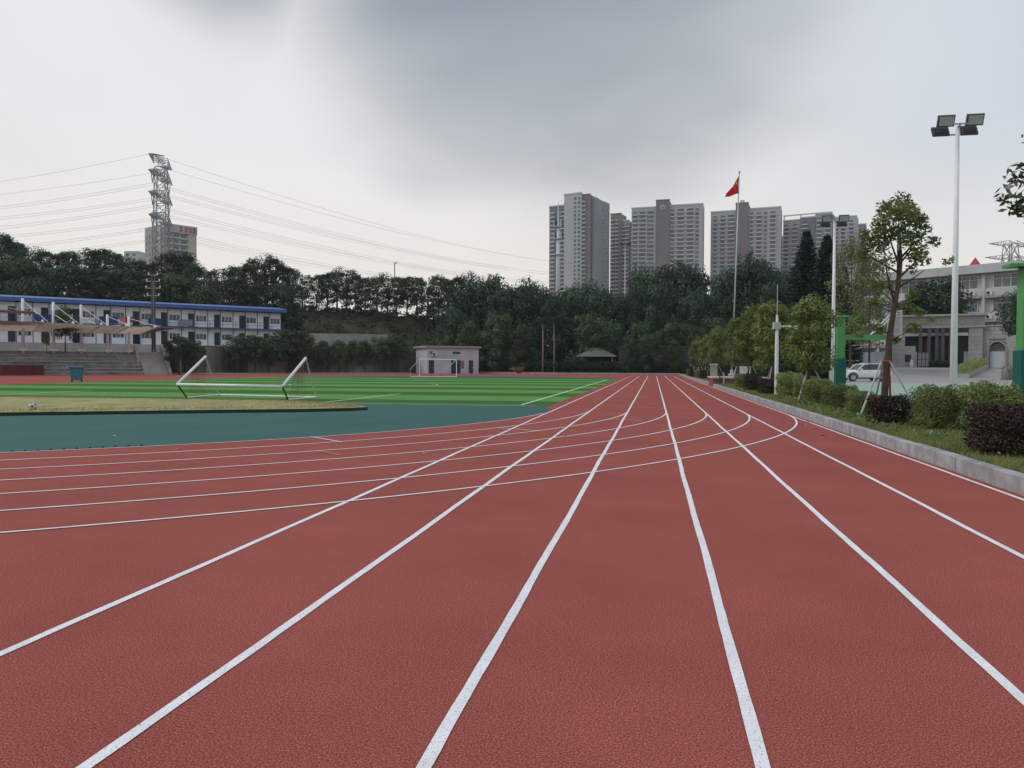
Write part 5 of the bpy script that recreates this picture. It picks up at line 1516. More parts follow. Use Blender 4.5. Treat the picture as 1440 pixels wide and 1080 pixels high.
bn = thing('wheelie_bin', 'blue wheeled rubbish bin on the far edge of the pitch', 'bin', GP(108, 537), YAW + 0.5)
M_BIN = mat('bin_blue', (0.045, 0.17, 0.24), 0.5, 0.12, 3)
s_ = 0.62
MB().add([(-.40, -.36, .14), (.40, -.36, .14), (.40, .36, .14), (-.40, .36, .14), (-.52, -.46, 1.13), (.52, -.46, 1.13), (.52, .46, 1.13), (-.52, .46, 1.13)], [(3, 2, 1, 0), (0, 1, 5, 4), (1, 2, 6, 5), (2, 3, 7, 6), (3, 0, 4, 7), (4, 5, 6, 7)]).build('body', M_BIN, bn)
lid = MB().add([(-.58, -.54, 1.135), (.58, -.54, 1.135), (.58, .58, 1.135), (-.58, .58, 1.135), (-.5, -.46, 1.26), (.5, -.46, 1.26), (.5, .5, 1.30), (-.5, .5, 1.30)], [(3, 2, 1, 0), (0, 1, 5, 4), (1, 2, 6, 5), (2, 3, 7, 6), (3, 0, 4, 7), (4, 5, 6, 7)]).build('lid', mat('bin_lid', (0.02, 0.085, 0.15), 0.5, 0.1, 3), bn)
MB().tube([(-.45, .64, 1.2), (.45, .64, 1.2)], 0.03, 8).build('handle', MATS['bin_lid'], lid)
for x_ in (-.36, .36):
    MB().tube([(x_ - .05, -.3, .13), (x_ + .05, -.3, .13)], 0.13, 14).build('wheel', M_DARK, bn)
    MB().box(x_ - .06, x_ + .06, .24, .36, 0, .15).build('foot', M_DARK, bn)

bl = thing('football', 'old grey-white football lying on the dry grass bank', 'ball', Vector((-17.8, 20.04, 0.235)))
bm = bmesh.new(); bmesh.ops.create_icosphere(bm, subdivisions=1, radius=0.12); 
me = bpy.data.meshes.new('shell'); bmesh.ops.subdivide_edges(bm, edges=bm.edges[:], cuts=3, use_grid_fill=True)
for v in bm.verts:
    v.co = v.co.normalized() * 0.115
pts12 = []
g12 = (1 + 5 ** .5) / 2
for a in (-1, 1):
    for b in (-g12, g12):
        pts12 += [Vector((0, a, b)).normalized(), Vector((a, b, 0)).normalized(), Vector((b, 0, a)).normalized()]
for f in bm.faces:
    f.smooth = True; f.material_index = 1 if max(f.calc_center_median().normalized().dot(p) for p in pts12) > 0.955 else 0
bm.to_mesh(me); bm.free(); me.materials.append(mat('ball_white', (0.55, 0.54, 0.50), 0.7, 0.15, 20)); me.materials.append(mat('ball_dark', (0.06, 0.06, 0.06), 0.7))
link('shell', me, bl)

# ------------------------------------------------------------------ flag, platform, poles
M_BRICKR = mat('red_brick', (0.235, 0.10, 0.085), 0.85, 0.2, 3, rnd=0.15)
fp = thing('flag_platform', 'low red brick flag platform with pale slab top at the kerb', 'platform', (KX, 58.2, 0), 0)
MB().box(0.06, 3.7, 0.06, 4.7, 0, 0.60).build('core', mat('mortar', (0.25, 0.22, 0.2), 0.9), fp)
bk = MB().box(0, 0.23, 0, 0.058, 0, 0.065).mesh('brick', M_BRICKR); bk2 = MB().box(0, 0.058, 0, 0.23, 0, 0.065).mesh('brick', M_BRICKR)
for c in range(8):
    off = 0.12 * (c % 2)
    for i in range(15):
        put('brick', bk, fp, (0.01 + off + i * 0.242, 0.0, 0.004 + c * 0.075))
    for i in range(18):
        put('brick', bk2, fp, (0.0, 0.07 + off + i * 0.242, 0.004 + c * 0.075))
MB().bbox(-0.06, 3.8, -0.08, 4.8, 0.605, 0.71, 0.015).build('slab', mat('platform_slab', (0.46, 0.43, 0.41), 0.8, 0.12, 1.5), fp)
pb = thing('stone_pillar', 'square grey stone pillar on the end of the flag platform', 'pillar', (KX + 0.35, 62.2, 0.715))
MB().box(-.24, .24, -.24, .24, 0, 0.82).build('shaft', M_CONC, pb); MB().bbox(-.30, .30, -.30, .30, 0.823, 0.95, .03).build('cap', M_STANDW, pb)
sc_ = thing('slatted_cabinet', 'small white slatted box behind the tripod props beside the flag platform', 'cabinet', BASE(1046, 56.5, BZ), YAW)
MB().box(-.22, .22, 0, .3, 0, 1.30).build('body', M_CONC, sc_)
for k in range(5):
    MB().box(-.22 + k * .1, -.17 + k * .1, -.03, -.002, 0.1, 1.28).build('slat', M_WHITE, sc_)
rp = thing('platform_rail', 'short dark post rail at the near corner of the flag platform', 'railing', (KX + 0.45, 57.9, 0))
for x_ in (0, 0.28):
    MB().tube([(x_, 0, 0.1), (x_, 0, 1.02)], 0.05, 8).build('post', M_STANDW if x_ else M_DARK, rp)
for z_ in (0.3, 0.5, 0.7):
    MB().tube([(0, 0, z_), (0.28, 0, z_)], 0.02, 6).build('rail', M_DARK, rp)

FD = 62.0
fb = BASE(1029, FD, 0.72); ft = PD(1040, 238, FD)
fl = thing('flagpole', 'tall slender silver flagpole standing on the brick platform', 'flagpole', fb)
tv = ft - fb
MB().tube([(0, 0, 0), tv * 0.5, tv * 0.98], [0.075, 0.055, 0.035], 10).build('pole', M_GALV, fl, smooth=True)
MB().lathe([(0.01, tv.z * 0.98), (0.09, tv.z * 0.983), (0.10, tv.z * 0.988), (0.03, tv.z * 0.997)], 12, (tv.x * 0.985, tv.y * 0.985)).build('finial', M_WHITE, fl)
MB().lathe([(0.3, 0), (0.3, 0.12), (0.14, 0.2), (0.12, 0.5)], 12).build('base_collar', M_GALV, fl)
# the drooping flag: hoist at the pole, fly end hanging down to the left
flag = thing('flag', 'red flag with yellow stars hanging limp from the flagpole', 'flag', fb)
ph0, ph1 = tv * ((ZPX(1040, 247, FD) - fb.z) / tv.z), tv * ((ZPX(1039, 272, FD) - fb.z) / tv.z)
fe0 = PD(1022, 272, FD) - fb; fe1 = PD(1018.5, 278.5, FD) - fb
nu, nv = 16, 10


def fpt(a, b):                                            # a: hoist -> fly, b: top -> bottom
    h = Vector(ph0).lerp(Vector(ph1), b); e = fe0.lerp(fe1, b)
    p = h.lerp(e, a); p.z -= 0.25 * math.sin(a * math.pi) * (1 - b) * 0.5
    return p + FH * (0.20 * math.sin(a * 9 + b * 3.0) * (0.3 + a)) + Vector((-0.03, 0, 0))


vs = [fpt(i / nu, j / nv) for j in range(nv + 1) for i in range(nu + 1)]
fs = [(j * (nu + 1) + i, j * (nu + 1) + i + 1, (j + 1) * (nu + 1) + i + 1, (j + 1) * (nu + 1) + i) for j in range(nv) for i in range(nu)]
co = MB().add(vs, fs).build('cloth', mat('flag_red', (0.60, 0.018, 0.022), 0.75, 0.08, 2), flag, smooth=True)
co.modifiers.new('s', 'SOLIDIFY').thickness = 0.012


def star(cu, cv, r, rot):
    ring = []
    for k in range(10):
        t = rot + k * math.pi / 5; q_ = r if k % 2 == 0 else r * 0.40
        ring.append((cu + q_ * math.sin(t) / 1.5, cv - q_ * math.cos(t)))
    pts = [fpt(cu, cv) - FH * 0.035] + [fpt(max(0, a), max(0, b)) - FH * 0.035 for a, b in ring]
    MB().add(pts, [(0, 1 + k, 1 + (k + 1) % 10) for k in range(10)]).build('star', MATS.get('star_yellow') or mat('star_yellow', (0.75, 0.52, 0.05), 0.7), flag)


star(0.17, 0.26, 0.15, 0)
for (a, b) in ((0.34, 0.10), (0.40, 0.20), (0.40, 0.35), (0.34, 0.45)):
    star(a, b, 0.055, 0.4)

# floodlight poles
M_HEAD = mat('lamp_housing', (0.06, 0.063, 0.068), 0.5, 0.1, 4); M_LENS = mat('lamp_glass', (0.34, 0.38, 0.36), 0.15, 0.2, 3, spec=0.6)


def floodlight(px, d, label, rz):
    b = BASE(px, d, CZ); t = thing('floodlight_pole', label, 'lamp post', b, YAW + rz, 'white floodlight poles along the court')
    MB().tube([(0, 0, 0), (0, 0, 4), (0, 0, 8.75)], [0.11, 0.085, 0.055], 12).build('pole', M_WHITE, t, smooth=True)
    MB().bbox(-.2, .2, -.2, .2, -0.02, 0.03, 0.01).build('base_plate', M_GALV, t)
    for yy, zz, tilt, xs in ((-0.28, 8.72, -0.55, (-0.42, 0.38)), (0.28, 8.55, 0.75, (-0.40, 0.40))):
        MB().tube([(-0.5, yy, zz), (0.5, yy, zz)], 0.025, 6).tube([(0, yy, zz), (0, 0, zz - 0.05)], 0.025, 6).build('arm', M_GALV, t)
        for x_ in xs:
            hd_ = bpy.data.objects.new('lamp_head', MB().bbox(-0.24, 0.24, -0.17, 0.17, -0.05, 0.05, 0.03).mesh('lamp_head', M_HEAD)); COL.objects.link(hd_); hd_.parent = t
            hd_.location = (x_, yy, zz + 0.10); hd_.rotation_euler = (math.pi / 2 + (0.42 if yy < 0 else 0) if yy < 0 else -math.pi / 2 - 0.55, 0, 0)
            for q0 in range(6):
                MB().box(-0.2 + q0 * 0.075, -0.185 + q0 * 0.075, -0.13, 0.13, -0.10, -0.051).build('cooling_fin', M_HEAD, hd_)
            MB().box(-0.20, 0.20, -0.13, 0.13, 0.0505, 0.056).build('lens', M_LENS, hd_)
    return t


floodlight(1341, 24.0, 'white floodlight pole rising behind the broad green shrub', -0.18)
floodlight(1171, 39.7, 'white floodlight pole in front of the dark conifers', -0.18)

# pole with a side arm
ap_ = thing('arm_pole', 'white pole with a thin side arm among the young trees', 'pole', BASE(1092, 35.5, BZ), YAW)
hz_ = ZPX(1092, 443, 35.5) - BZ
MB().tube([(0, 0, 0), (0, 0, hz_ * 0.62), (0, 0, hz_)], [0.085, 0.08, 0.05], 10).build('shaft', M_WHITE, ap_)
MB().tube([(0, 0, hz_), (0, 0, ZPX(1092, 400, 35.5) - BZ)], 0.018, 6).build('rod', M_GALV, ap_)
MB().tube([(0, 0, ZPX(1092, 459, 35.5) - BZ), (1.26, 0, ZPX(1131, 459, 35.5) - BZ)], 0.04, 8).build('arm', M_WHITE, ap_)
MB().box(-0.16, 0.12, -0.14, 0.14, ZPX(1092, 463, 35.5) - BZ, ZPX(1092, 453, 35.5) - BZ).build('junction_box', M_STANDW, ap_)
MB().box(0.78, 1.0, -0.07, 0.07, ZPX(1092, 459, 35.5) - BZ - 0.16, ZPX(1092, 459, 35.5) - BZ - 0.045).build('camera_head', M_WHITE, ap_)

# basketball hoops
M_HGREEN = mat('hoop_green', (0.085, 0.29, 0.10), 0.5, 0.12, 2); M_HTEAL = mat('hoop_pad', (0.008, 0.105, 0.082), 0.6, 0.12, 2)
hoop = thing('basketball_hoop', 'green basketball stand with padded post and arm over the court beside the second lamp post', 'basketball hoop', (7.45, 33.8, CZ), 0.0)
MB().bbox(-.15, .15, -.15, .15, 0, 3.42, 0.02).build('post', M_HGREEN, hoop)
MB().bbox(-.19, .19, -.19, .19, 0.02, 1.78, 0.02).build('post_pad', M_HTEAL, hoop)
MB().bbox(-.42, .30, -.2, .2, 3.425, 3.50, 0.02).build('cap', M_HGREEN, hoop)
MB().bbox(.155, 2.0, -.09, .09, 2.52, 2.72, 0.01).build('arm', M_HGREEN, hoop)
MB().tube([(0.2, 0, 3.46), (0.75, 0, 3.25)], 0.05, 8).tube([(.16, 0, 3.38), (.72, 0, 3.12)], 0.035, 8).build('top_strut', M_HGREEN, hoop)
MB().tube([(1.15, .08, 2.73), (2.0, .5, 3.55)], 0.022, 6).tube([(1.15, -.08, 2.73), (2.0, -.5, 3.55)], 0.022, 6).build('stay_rod', M_WHITE, hoop)
mat('board_glass', (0.55, 0.6, 0.6), 0.1, 0.05, 1, spec=0.5).node_tree.nodes['Principled BSDF'].inputs['Alpha'].default_value = 0.22
bd = MB().box(2.02, 2.045, -.9, .9, 2.55, 3.60).build('backboard', MATS['board_glass'], hoop)
for (y0_, y1_, z0_, z1_) in ((-.93, .93, 2.50, 2.56), (-.93, .93, 3.59, 3.65), (-.93, -.88, 2.56, 3.59), (.88, .93, 2.56, 3.59)):
    MB().box(2.0, 2.065, y0_, y1_, z0_, z1_).build('board_frame', M_GALV, bd)
rim = MB()
rim.tube([(2.30 + .225 * math.cos(a), .225 * math.sin(a), 2.85) for a in np.linspace(0, 2 * math.pi, 25)], 0.012, 6)
rim.build('rim', M_ORANGE, hoop)
o = dup(hoop, (7.35, 17.3, CZ), 0.0, None, 'green basketball stand beside the dark reddish shrub and broad green one')

# ------------------------------------------------------------------ the school: building, gate, parked car
SB = BASE(1240, 128, 1.40); SE = BASE(1440, 112, 1.40)
sv = SE - SB; SL = sv.length; sa = math.atan2(sv.y, sv.x)
sch = thing('school_building', 'long white four storey school building with window bands and flat roof', 'building', SB, sa)
M_SW = mat('school_white', (0.50, 0.495, 0.485), 0.8, 0.10, 0.4); M_SG = mat('school_sill', (0.34, 0.335, 0.33), 0.85, 0.15, 0.5)
roofz = ZPX(1440, 366.5, 112) - 1.4
ST = 3.55; bayw = 7.6
ub0, nb_ = -3 * bayw - 0.6, 8
u_ref = None
# pilaster columns line up with those seen at 1304 and 1381
def su(px):
    a = PD(px, HOR(px), 1.0); a = Vector((a.x, a.y, 0)); e = sv.normalized(); nrm = Vector((-e.y, e.x, 0)); b_ = Vector((SB.x, SB.y, 0))
    t = b_.dot(nrm) / a.dot(nrm); return (a * t - b_).dot(e)


uA, uB = su(1304), su(1381); bayw = uB - uA
topz = roofz - 1.3
UL, UR = uA - 2 * bayw, uB + 3 * bayw
MB().box(UL, UR, 0.45, 12, 0, topz).build('wall', M_SW, sch)
MB().box(UL - .3, UR + .3, -0.75, 12.4, topz + .003, roofz).build('roof_parapet', mat('school_parapet', (0.44, 0.45, 0.47), 0.8, 0.1, 0.5), sch)
wfr = {}
M_CURT = mat('curtained_glass', (0.13, 0.14, 0.15), 0.25, 0.3, 0.8, spec=0.5, rnd=0.6)
ww = bayw - 2.1
fm = MB()
for x_ in np.linspace(0, ww, 6):
    fm.box(x_ - .035, x_ + .035, -.05, .03, 0.04, 1.86)
fm.box(-.035, ww + .035, -.055, .035, 0, .06).box(-.035, ww + .035, -.055, .035, 1.84, 1.9).box(0, ww, -.052, .032, 1.28, 1.33)
fme = fm.mesh('window', M_WHITE); pw = ww / 5
pme = MB().box(.04, pw - .04, -.02, .01, .06, 1.84).mesh('pane', M_CURT)
for i in range(6):
    u = UL + i * bayw
    MB().box(u - .22, u + .22, -.10, .448, 0, topz - .01).build('pilaster', M_SW, sch)
    for fl_ in range(4):
        z = topz - (fl_ + 1) * ST + 1.0
        if z < 0.2:
            continue
        w = put('window', fme, sch, (u + 1.2, 0.40, z + 0.35))
        for k in range(5):
            put('pane', pme, w, (k * pw, 0, 0))
        MB().box(u + .225, u + bayw - .225, -.02, .445, z - .72, z + .30).build('sill_panel', M_SW, sch)
        MB().box(u + .225, u + bayw - .225, -.32, .445, z - 1.12, z - .74).build('floor_ledge', M_SG, sch)
E2 = sv.normalized(); N2 = Vector((-E2.y, E2.x, 0))
for i, (px, fl_) in enumerate([(1366, 0), (1390, 0), (1366, 1), (1390, 1), (1240, 1), (1243, 2), (1275, 2), (1306, 2), (1312, 1), (1311, 0), (1365, 2), (1243, 0)]):
    u = su(px); z = topz - (fl_ + 1) * ST + 1.0 - .68
    p = SB + E2 * u - N2 * 0.03
    aircon((p.x, p.y, 1.4 + z), sa, 'white outdoor air conditioner below a window of the school building', 'air conditioners on the school building')
ro = thing('red_roof_pyramid', 'small red pyramid ornament on the school roof', 'roof ornament', SB + E2 * su(1361) + N2 * 2 + Vector((0, 0, roofz + .003)), sa)
MB().add([(-.72, -.72, 0), (.72, -.72, 0), (.72, .72, 0), (-.72, .72, 0), (0, 0, 1.45)], [(0, 1, 4), (1, 2, 4), (2, 3, 4), (3, 0, 4), (3, 2, 1, 0)]).build('pyramid', mat('ornament_red', (0.33, 0.03, 0.045), 0.6), ro)
MB().box(-.78, .78, -.78, .78, -.0, .05).build('plinth', M_SG, ro)

# gate ---------------------------------------------------------------
GA, GB = BASE(1254, 104.7, 1.42), BASE(1381, 100, 1.42)
gv = GB - GA; GL = gv.length; ga = math.atan2(gv.y, gv.x)
gate = thing('school_gate', 'stone school gate with a broad beam on block pillars across the driveway', 'gate', GA, ga)
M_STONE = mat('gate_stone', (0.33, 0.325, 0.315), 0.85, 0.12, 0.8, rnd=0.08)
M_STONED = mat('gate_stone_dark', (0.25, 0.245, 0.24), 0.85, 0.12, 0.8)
GH = ZPX(1381, 441, 100) - 1.42; beam0 = ZPX(1381, 458, 100) - 1.42
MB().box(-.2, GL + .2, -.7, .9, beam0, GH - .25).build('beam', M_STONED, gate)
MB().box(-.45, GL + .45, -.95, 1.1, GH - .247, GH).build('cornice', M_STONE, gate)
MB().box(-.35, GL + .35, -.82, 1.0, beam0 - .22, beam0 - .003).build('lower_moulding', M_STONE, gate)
pw_ = 1.55
for u in (0.0, GL - pw_):
    nb = 9; bh = (beam0 - .23) / nb
    for k in range(nb):
        MB().bbox(u + .015, u + pw_ - .015, -.6, .8, k * bh + .012, (k + 1) * bh - .012, .02).build('stone_block', M_STONE, gate)
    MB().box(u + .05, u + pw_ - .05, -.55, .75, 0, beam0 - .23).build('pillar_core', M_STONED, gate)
M_GOLD = mat('gold_letters', (0.42, 0.34, 0.16), 0.5, 0.1, 3, metal=0.3)
for k, px in enumerate((1281, 1300, 1319, 1352)):         # worn gilt characters on the beam
    a = PD(px, HOR(px), 1.0); e = gv.normalized(); nrm = Vector((-e.y, e.x, 0)); t = Vector((GA.x, GA.y, 0)).dot(nrm) / Vector((a.x, a.y, 0)).dot(nrm)
    u = (Vector((a.x, a.y, 0)) * t - Vector((GA.x, GA.y, 0))).dot(e); zc = (beam0 + GH - .25) / 2; r2 = random.Random(90 + k); g_ = MB()
    for q0 in range(3):
        w = r2.uniform(.16, .30); zz = zc - .28 + q0 * .24; g_.box(u - w, u + w, -.76, -.702, zz, zz + .07)
    x_ = r2.uniform(-.08, .08); g_.box(u + x_ - .035, u + x_ + .035, -.765, -.702, zc - .34, zc + .34)
    g_.tube([(u - .02, -.73, zc + .1), (u - .3, -.73, zc - .34)], .035, 4).tube([(u + .02, -.73, zc + .05), (u + .3, -.73, zc - .34)], .035, 4)
    g_.build('gilt_character', M_GOLD, gate)
# things inside the gateway
def gu(px, v=0.0):
    a = PD(px, HOR(px), 1.0); a = Vector((a.x, a.y, 0)); e = gv.normalized(); nrm = Vector((-e.y, e.x, 0)); b_ = Vector((GA.x, GA.y, 0)) + nrm * v
    t = b_.dot(nrm) / a.dot(nrm); return (a * t - b_).dot(e)


gz = lambda py, d: ZPX(1300, py, d) - 1.42
ew = thing('gatehouse_wall', 'white gatehouse wall with dark inset panel beside the barred gate leaf', 'wall', GA, ga)
MB().box(gu(1258, 1.6), gu(1289.5, 1.6), 1.6, 1.8, -.05, gz(495, 106)).build('wall', mat('lilac_white', (0.50, 0.52, 0.60), 0.7, 0.05, 1), ew)
MB().box(gu(1260, 1.6), gu(1281, 1.6), 1.53, 1.598, gz(509, 106), gz(499, 106)).build('inset_panel', M_DARK, ew)
MB().box(gu(1260, 1.6), gu(1281, 1.6), 1.55, 1.598, gz(514, 106), gz(510, 106)).build('lower_strip', mat('grey_strip', (0.4, 0.4, 0.4), 0.7), ew)
MB().box(gu(1258, 3), gu(1287, 3), 3.0, 3.2, gz(497, 107), gz(487, 107)).build('booth_wall', M_SW, ew)
gl_ = thing('gate_leaf', 'grey sheet gate leaf with dark bars standing half open in the gateway', 'gate', GA, ga)
a_, b_ = gu(1290.5, 1.2), gu(1306, 1.2)
MB().box(a_, b_, 1.2, 1.24, .08, gz(495.5, 105.5)).build('sheet', mat('gate_sheet', (0.27, 0.29, 0.33), 0.6, 0.08, 1), gl_)
for t in (0, .36, .72, 1):
    MB().box(a_ + (b_ - a_) * t - .035, a_ + (b_ - a_) * t + .035, 1.14, 1.195, .05, gz(495.5, 105.5) + .03).build('bar', M_DARK, gl_)
for z_ in (.12, gz(505.5, 105.5), gz(496, 105.5)):
    MB().box(a_ + .04, b_ - .04, 1.15, 1.193, z_ - .03, z_ + .03).build('cross_bar', M_DARK, gl_)
wb = tag(MB().lathe([(.0, 0), (.22, 0.0), (.26, .25), (.30, .5), (.2, .62), (.14, .66), (.2, .78), (.16, .95), (.05, 1.0)], 14).build('white_urn', M_WHITE, None, True), 'white urn shaped ornament before the gatehouse panel', 'urn')
p = GA + gv.normalized() * gu(1281.5, .6) + Vector((-gv.y, gv.x, 0)).normalized() * .6; wb.location = (p.x, p.y, 1.42)
gr = thing('gate_leaf', 'pale sheet gate leaf folded against the block pillar', 'gate', GA, ga)
MB().box(gu(1355.5, 1.3), gu(1367, 1.3), 1.3, 1.35, .05, gz(494, 102)).build('sheet', mat('gate_sheet_pale', (0.46, 0.48, 0.54), 0.6, 0.05, 1), gr)
MB().box(gu(1355.5, 1.3) - .04, gu(1355.5, 1.3), 1.27, 1.38, .02, gz(494, 102) + .05).build('stile', M_GALV, gr)
# lobby behind the gate: dark glass front with columns, ledge and hedge
lb = thing('school_lobby', 'dark glazed lobby front with grey columns seen through the gate', 'building', GA + Vector((-gv.y, gv.x, 0)).normalized() * 6.5, ga)
lz = ZPX(1320, 462, 108) - 1.42
MB().box(-1, GL + 1.0, 1.0, 3.0, 0, lz + .6).build('wall', mat('lobby_dark', (0.03, 0.035, 0.035), 0.4, 0.2, 1), lb)
MB().box(-1, GL + 1.0, .2, .99, gz(473, 110), gz(478, 110) + .9).build('ledge', M_SW, lb)
kx = lambda px: gu(px, 6.5)
for px in (1294, 1306, 1316.5, 1325, 1336):
    MB().box(kx(px) - .2, kx(px) + .2, -.55, -.1, 0, lz + .5).build('column', mat('column_grey', (0.11, 0.11, 0.115), 0.7), lb)
MB().box(kx(1301), kx(1307), -.05, .18, gz(495, 110), gz(477, 110)).build('brick_panel', M_BRICKR, lb)
MB().box(kx(1317), kx(1328), -.02, .19, .3, gz(478, 110)).build('door', mat('lobby_door', (0.12, 0.13, 0.125), 0.5), lb)
hd2 = dup(FARHEDGE, GA + gv.normalized() * gu(1322, 4.8) + Vector((-gv.y, gv.x, 0)).normalized() * 4.8, ga, (.95, .35, .42), 'long low clipped hedge at the lobby front inside the gate'); hd2['label'] = 'long low clipped hedge at the lobby front inside the gate'; del hd2['group']
hd2.location.z = 1.42

# stone wing right of the gate with arched doorway and steps
wgA = GB + gv.normalized() * .02; wd = (BASE(1470, 96, 1.42) - BASE(1383, 101, 1.42)); wa = math.atan2(wd.y, wd.x)
wing = thing('gate_wing', 'stone clad wing wall with an arched doorway beside the gate', 'building', wgA, wa)
WH = ZPX(1400, 459, 99) - 1.42
eW = wd.normalized()


def wu(px):
    a = PD(px, HOR(px), 1.0); a = Vector((a.x, a.y, 0)); nrm = Vector((-eW.y, eW.x, 0)); b_ = Vector((wgA.x, wgA.y, 0)); t = b_.dot(nrm) / a.dot(nrm); return (a * t - b_).dot(eW)


d0, d1 = wu(1391), wu(1414); dz = ZPX(1400, 481, 99) - 1.42
n_c = 10; ch = WH / n_c
wend = wu(1470)
for c in range(n_c):
    z0_, z1_ = c * ch, (c + 1) * ch
    cuts = [0.0]; x_ = 0.9 * (1 + (c % 2) * .5)
    while x_ < wend:
        cuts.append(x_); x_ += 1.35
    cuts.append(wend)
    for a_, b_ in zip(cuts[:-1], cuts[1:]):
        segs = [(a_, b_)]
        if z0_ < dz - .1:
            segs = [(a_, min(b_, d0)), (max(a_, d1), b_)]
        for p_, q_ in segs:
            if q_ - p_ > .15:
                MB().bbox(p_ + .012, q_ - .012, -.12, .1, z0_ + .012, z1_ - .012, .012).build('stone_block', M_STONE, wing)
MB().box(0, d0, 0.0, .6, 0, WH).box(d1, wend, 0.0, .6, 0, WH).box(d0, d1, 0.0, .6, dz + .003, WH).build('core', M_STONED, wing)
mb = MB(); nA_ = 14
ri = (d1 - d0) / 2; cxm = (d0 + d1) / 2; ap0 = dz - .95
prof = [(d0 - .25, 0)] + [(cxm - (ri + .25) * math.cos(t), ap0 + (.95 + .22) * math.sin(t)) for t in np.linspace(0, math.pi, nA_)] + [(d1 + .25, 0), (d1, 0)] + [(cxm + ri * math.cos(t), ap0 + .95 * math.sin(t)) for t in np.linspace(0, math.pi, nA_)] + [(d0, 0)]
n_ = len(prof); mb.add([(p[0], -.22, p[1]) for p in prof] + [(p[0], .02, p[1]) for p in prof], [(i, (i + 1) % n_, n_ + (i + 1) % n_, n_ + i) for i in range(n_)])
h_ = n_ // 2
mb.add([(p[0], -.22, p[1]) for p in prof], [(i, i + 1, n_ - 2 - i, n_ - 1 - i) for i in range(h_ - 1)])
mb.build('arch_surround', M_STONED, wing)
dd = MB().box(d0 + .02, d1 - .02, .18, .24, 0, ZPX(1400, 494.5, 99) - 1.42).build('door', mat('pale_blue_door', (0.44, 0.49, 0.55), 0.6, 0.05, 1), wing)
MB().box(d0 + .02, d1 - .02, .30, .34, ZPX(1400, 494, 99) - 1.42, dz).build('fanlight', mat('tan_blind', (0.16, 0.13, 0.11), 0.5), wing)
MB().box(cxm - .35, cxm + .25, .25, .29, ZPX(1400, 488, 99) - 1.42, dz - .25).build('pane', M_GLASS, wing)
MB().box(-.05, wend, -.2, .65, WH + .003, WH + .22).build('cornice', M_STONE, wing)
stp = thing('front_steps', 'dark granite steps leading up to the arched doorway', 'steps', wgA + eW * d0, wa)
nS = 7
for k in range(nS):
    MB().bbox(-.25, d1 - d0 + 1.2, -.6 - (nS - k) * .42, -.6 - (nS - k - 1) * .42 - .01, -1.42, -.02 - (nS - 1 - k) * .17, .015).build('step', mat('granite_dark', (0.10, 0.10, 0.105), 0.7, 0.2, 2), stp)
MB().box(-.25, d1 - d0 + 1.2, -.6, -.23, -1.4, -.02).build('landing', MATS['granite_dark'], stp)
# planter hedge on the ramp edge
pA, pB = BASE(1350, 86, .25), BASE(1379, 98, 1.35)
pe = pB - pA; pa_ = math.atan2(pe.y, pe.x); pln = Vector((pe.x, pe.y, 0)).length
plt = thing('stone_planter', 'sloping pale stone planter wall along the ramp edge', 'planter', pA, pa_)
zs = lambda t: 1.1 * t
mb = MB(); mb.add([(0, -.9, -.3), (pln, -.9, -.3 + 1.1), (pln, .9, 0.8), (0, .9, -.3), (0, -.9, .45), (pln, -.9, 1.55), (pln, .9, 1.55), (0, .9, .45)], [(3, 2, 1, 0), (0, 1, 5, 4), (1, 2, 6, 5), (2, 3, 7, 6), (3, 0, 4, 7), (4, 5, 6, 7)])
mb.build('trough', M_STONE, plt)
rg = np.random.default_rng(77)
n = 9000; tt = rg.uniform(0, 1, n); P = np.stack([tt * pln, rg.uniform(-.85, .85, n), .45 + 1.1 * tt + rg.uniform(0, 1, n) ** .6 * .85 * (1 - 0.3 * np.abs(np.sin(tt * 19)) * .4)], 1)
hg = tag(link('hedge', leaves('ramp_hedge', P, .11, G_HEDGE, .6, .4, rg)), 'yellow-green clipped hedge filling the sloping stone planter', 'hedge'); hg.location = pA; hg.rotation_euler = (0, 0, pa_)
bk_ = thing('garden_rock', 'jagged grey landscape rock beside the dark front steps', 'rock', BASE(1419, 84, .05), .3); bk_.scale = (.7, .7, .75)
for k, (dx, h, w) in enumerate(((-.7, 2.0, .55), (.1, 2.5, .6), (.9, 1.5, .6), (1.5, 1.9, .5))):
    r2 = random.Random(k); ring = []
    mb = MB(); mb.lathe([(w * r2.uniform(.8, 1.1), -.1), (w * r2.uniform(.8, 1.1), h * .35), (w * .75, h * .7), (w * .2, h)], 7, (dx, r2.uniform(-.3, .3)))
    mb.v = [(a + r2.uniform(-.13, .13), b + r2.uniform(-.13, .13), c + r2.uniform(-.1, .1)) for a, b, c in mb.v]
    mb.build('boulder', mat('rock_grey', (0.17, 0.165, 0.16), 0.9, 0.3, 2, 0.6, 8), bk_)
# grey sheet wall and bank left of the gate
sw = thing('sheet_fence', 'pale lilac sheet metal fence left of the gate behind the parked car', 'fence', BASE(1214, 98, 1.2), ga)
for k in range(4):
    MB().box(k * .68, k * .68 + .66, 0, .06, -1.2, 2.1).build('panel', mat('sheet_lilac', (0.33, 0.35, 0.42), 0.6, 0.08, 1, rnd=.06), sw)
    MB().box(k * .68 - .03, k * .68 + .01, -.05, -.002, -1.2, 2.15).build('post', M_GALV, sw)

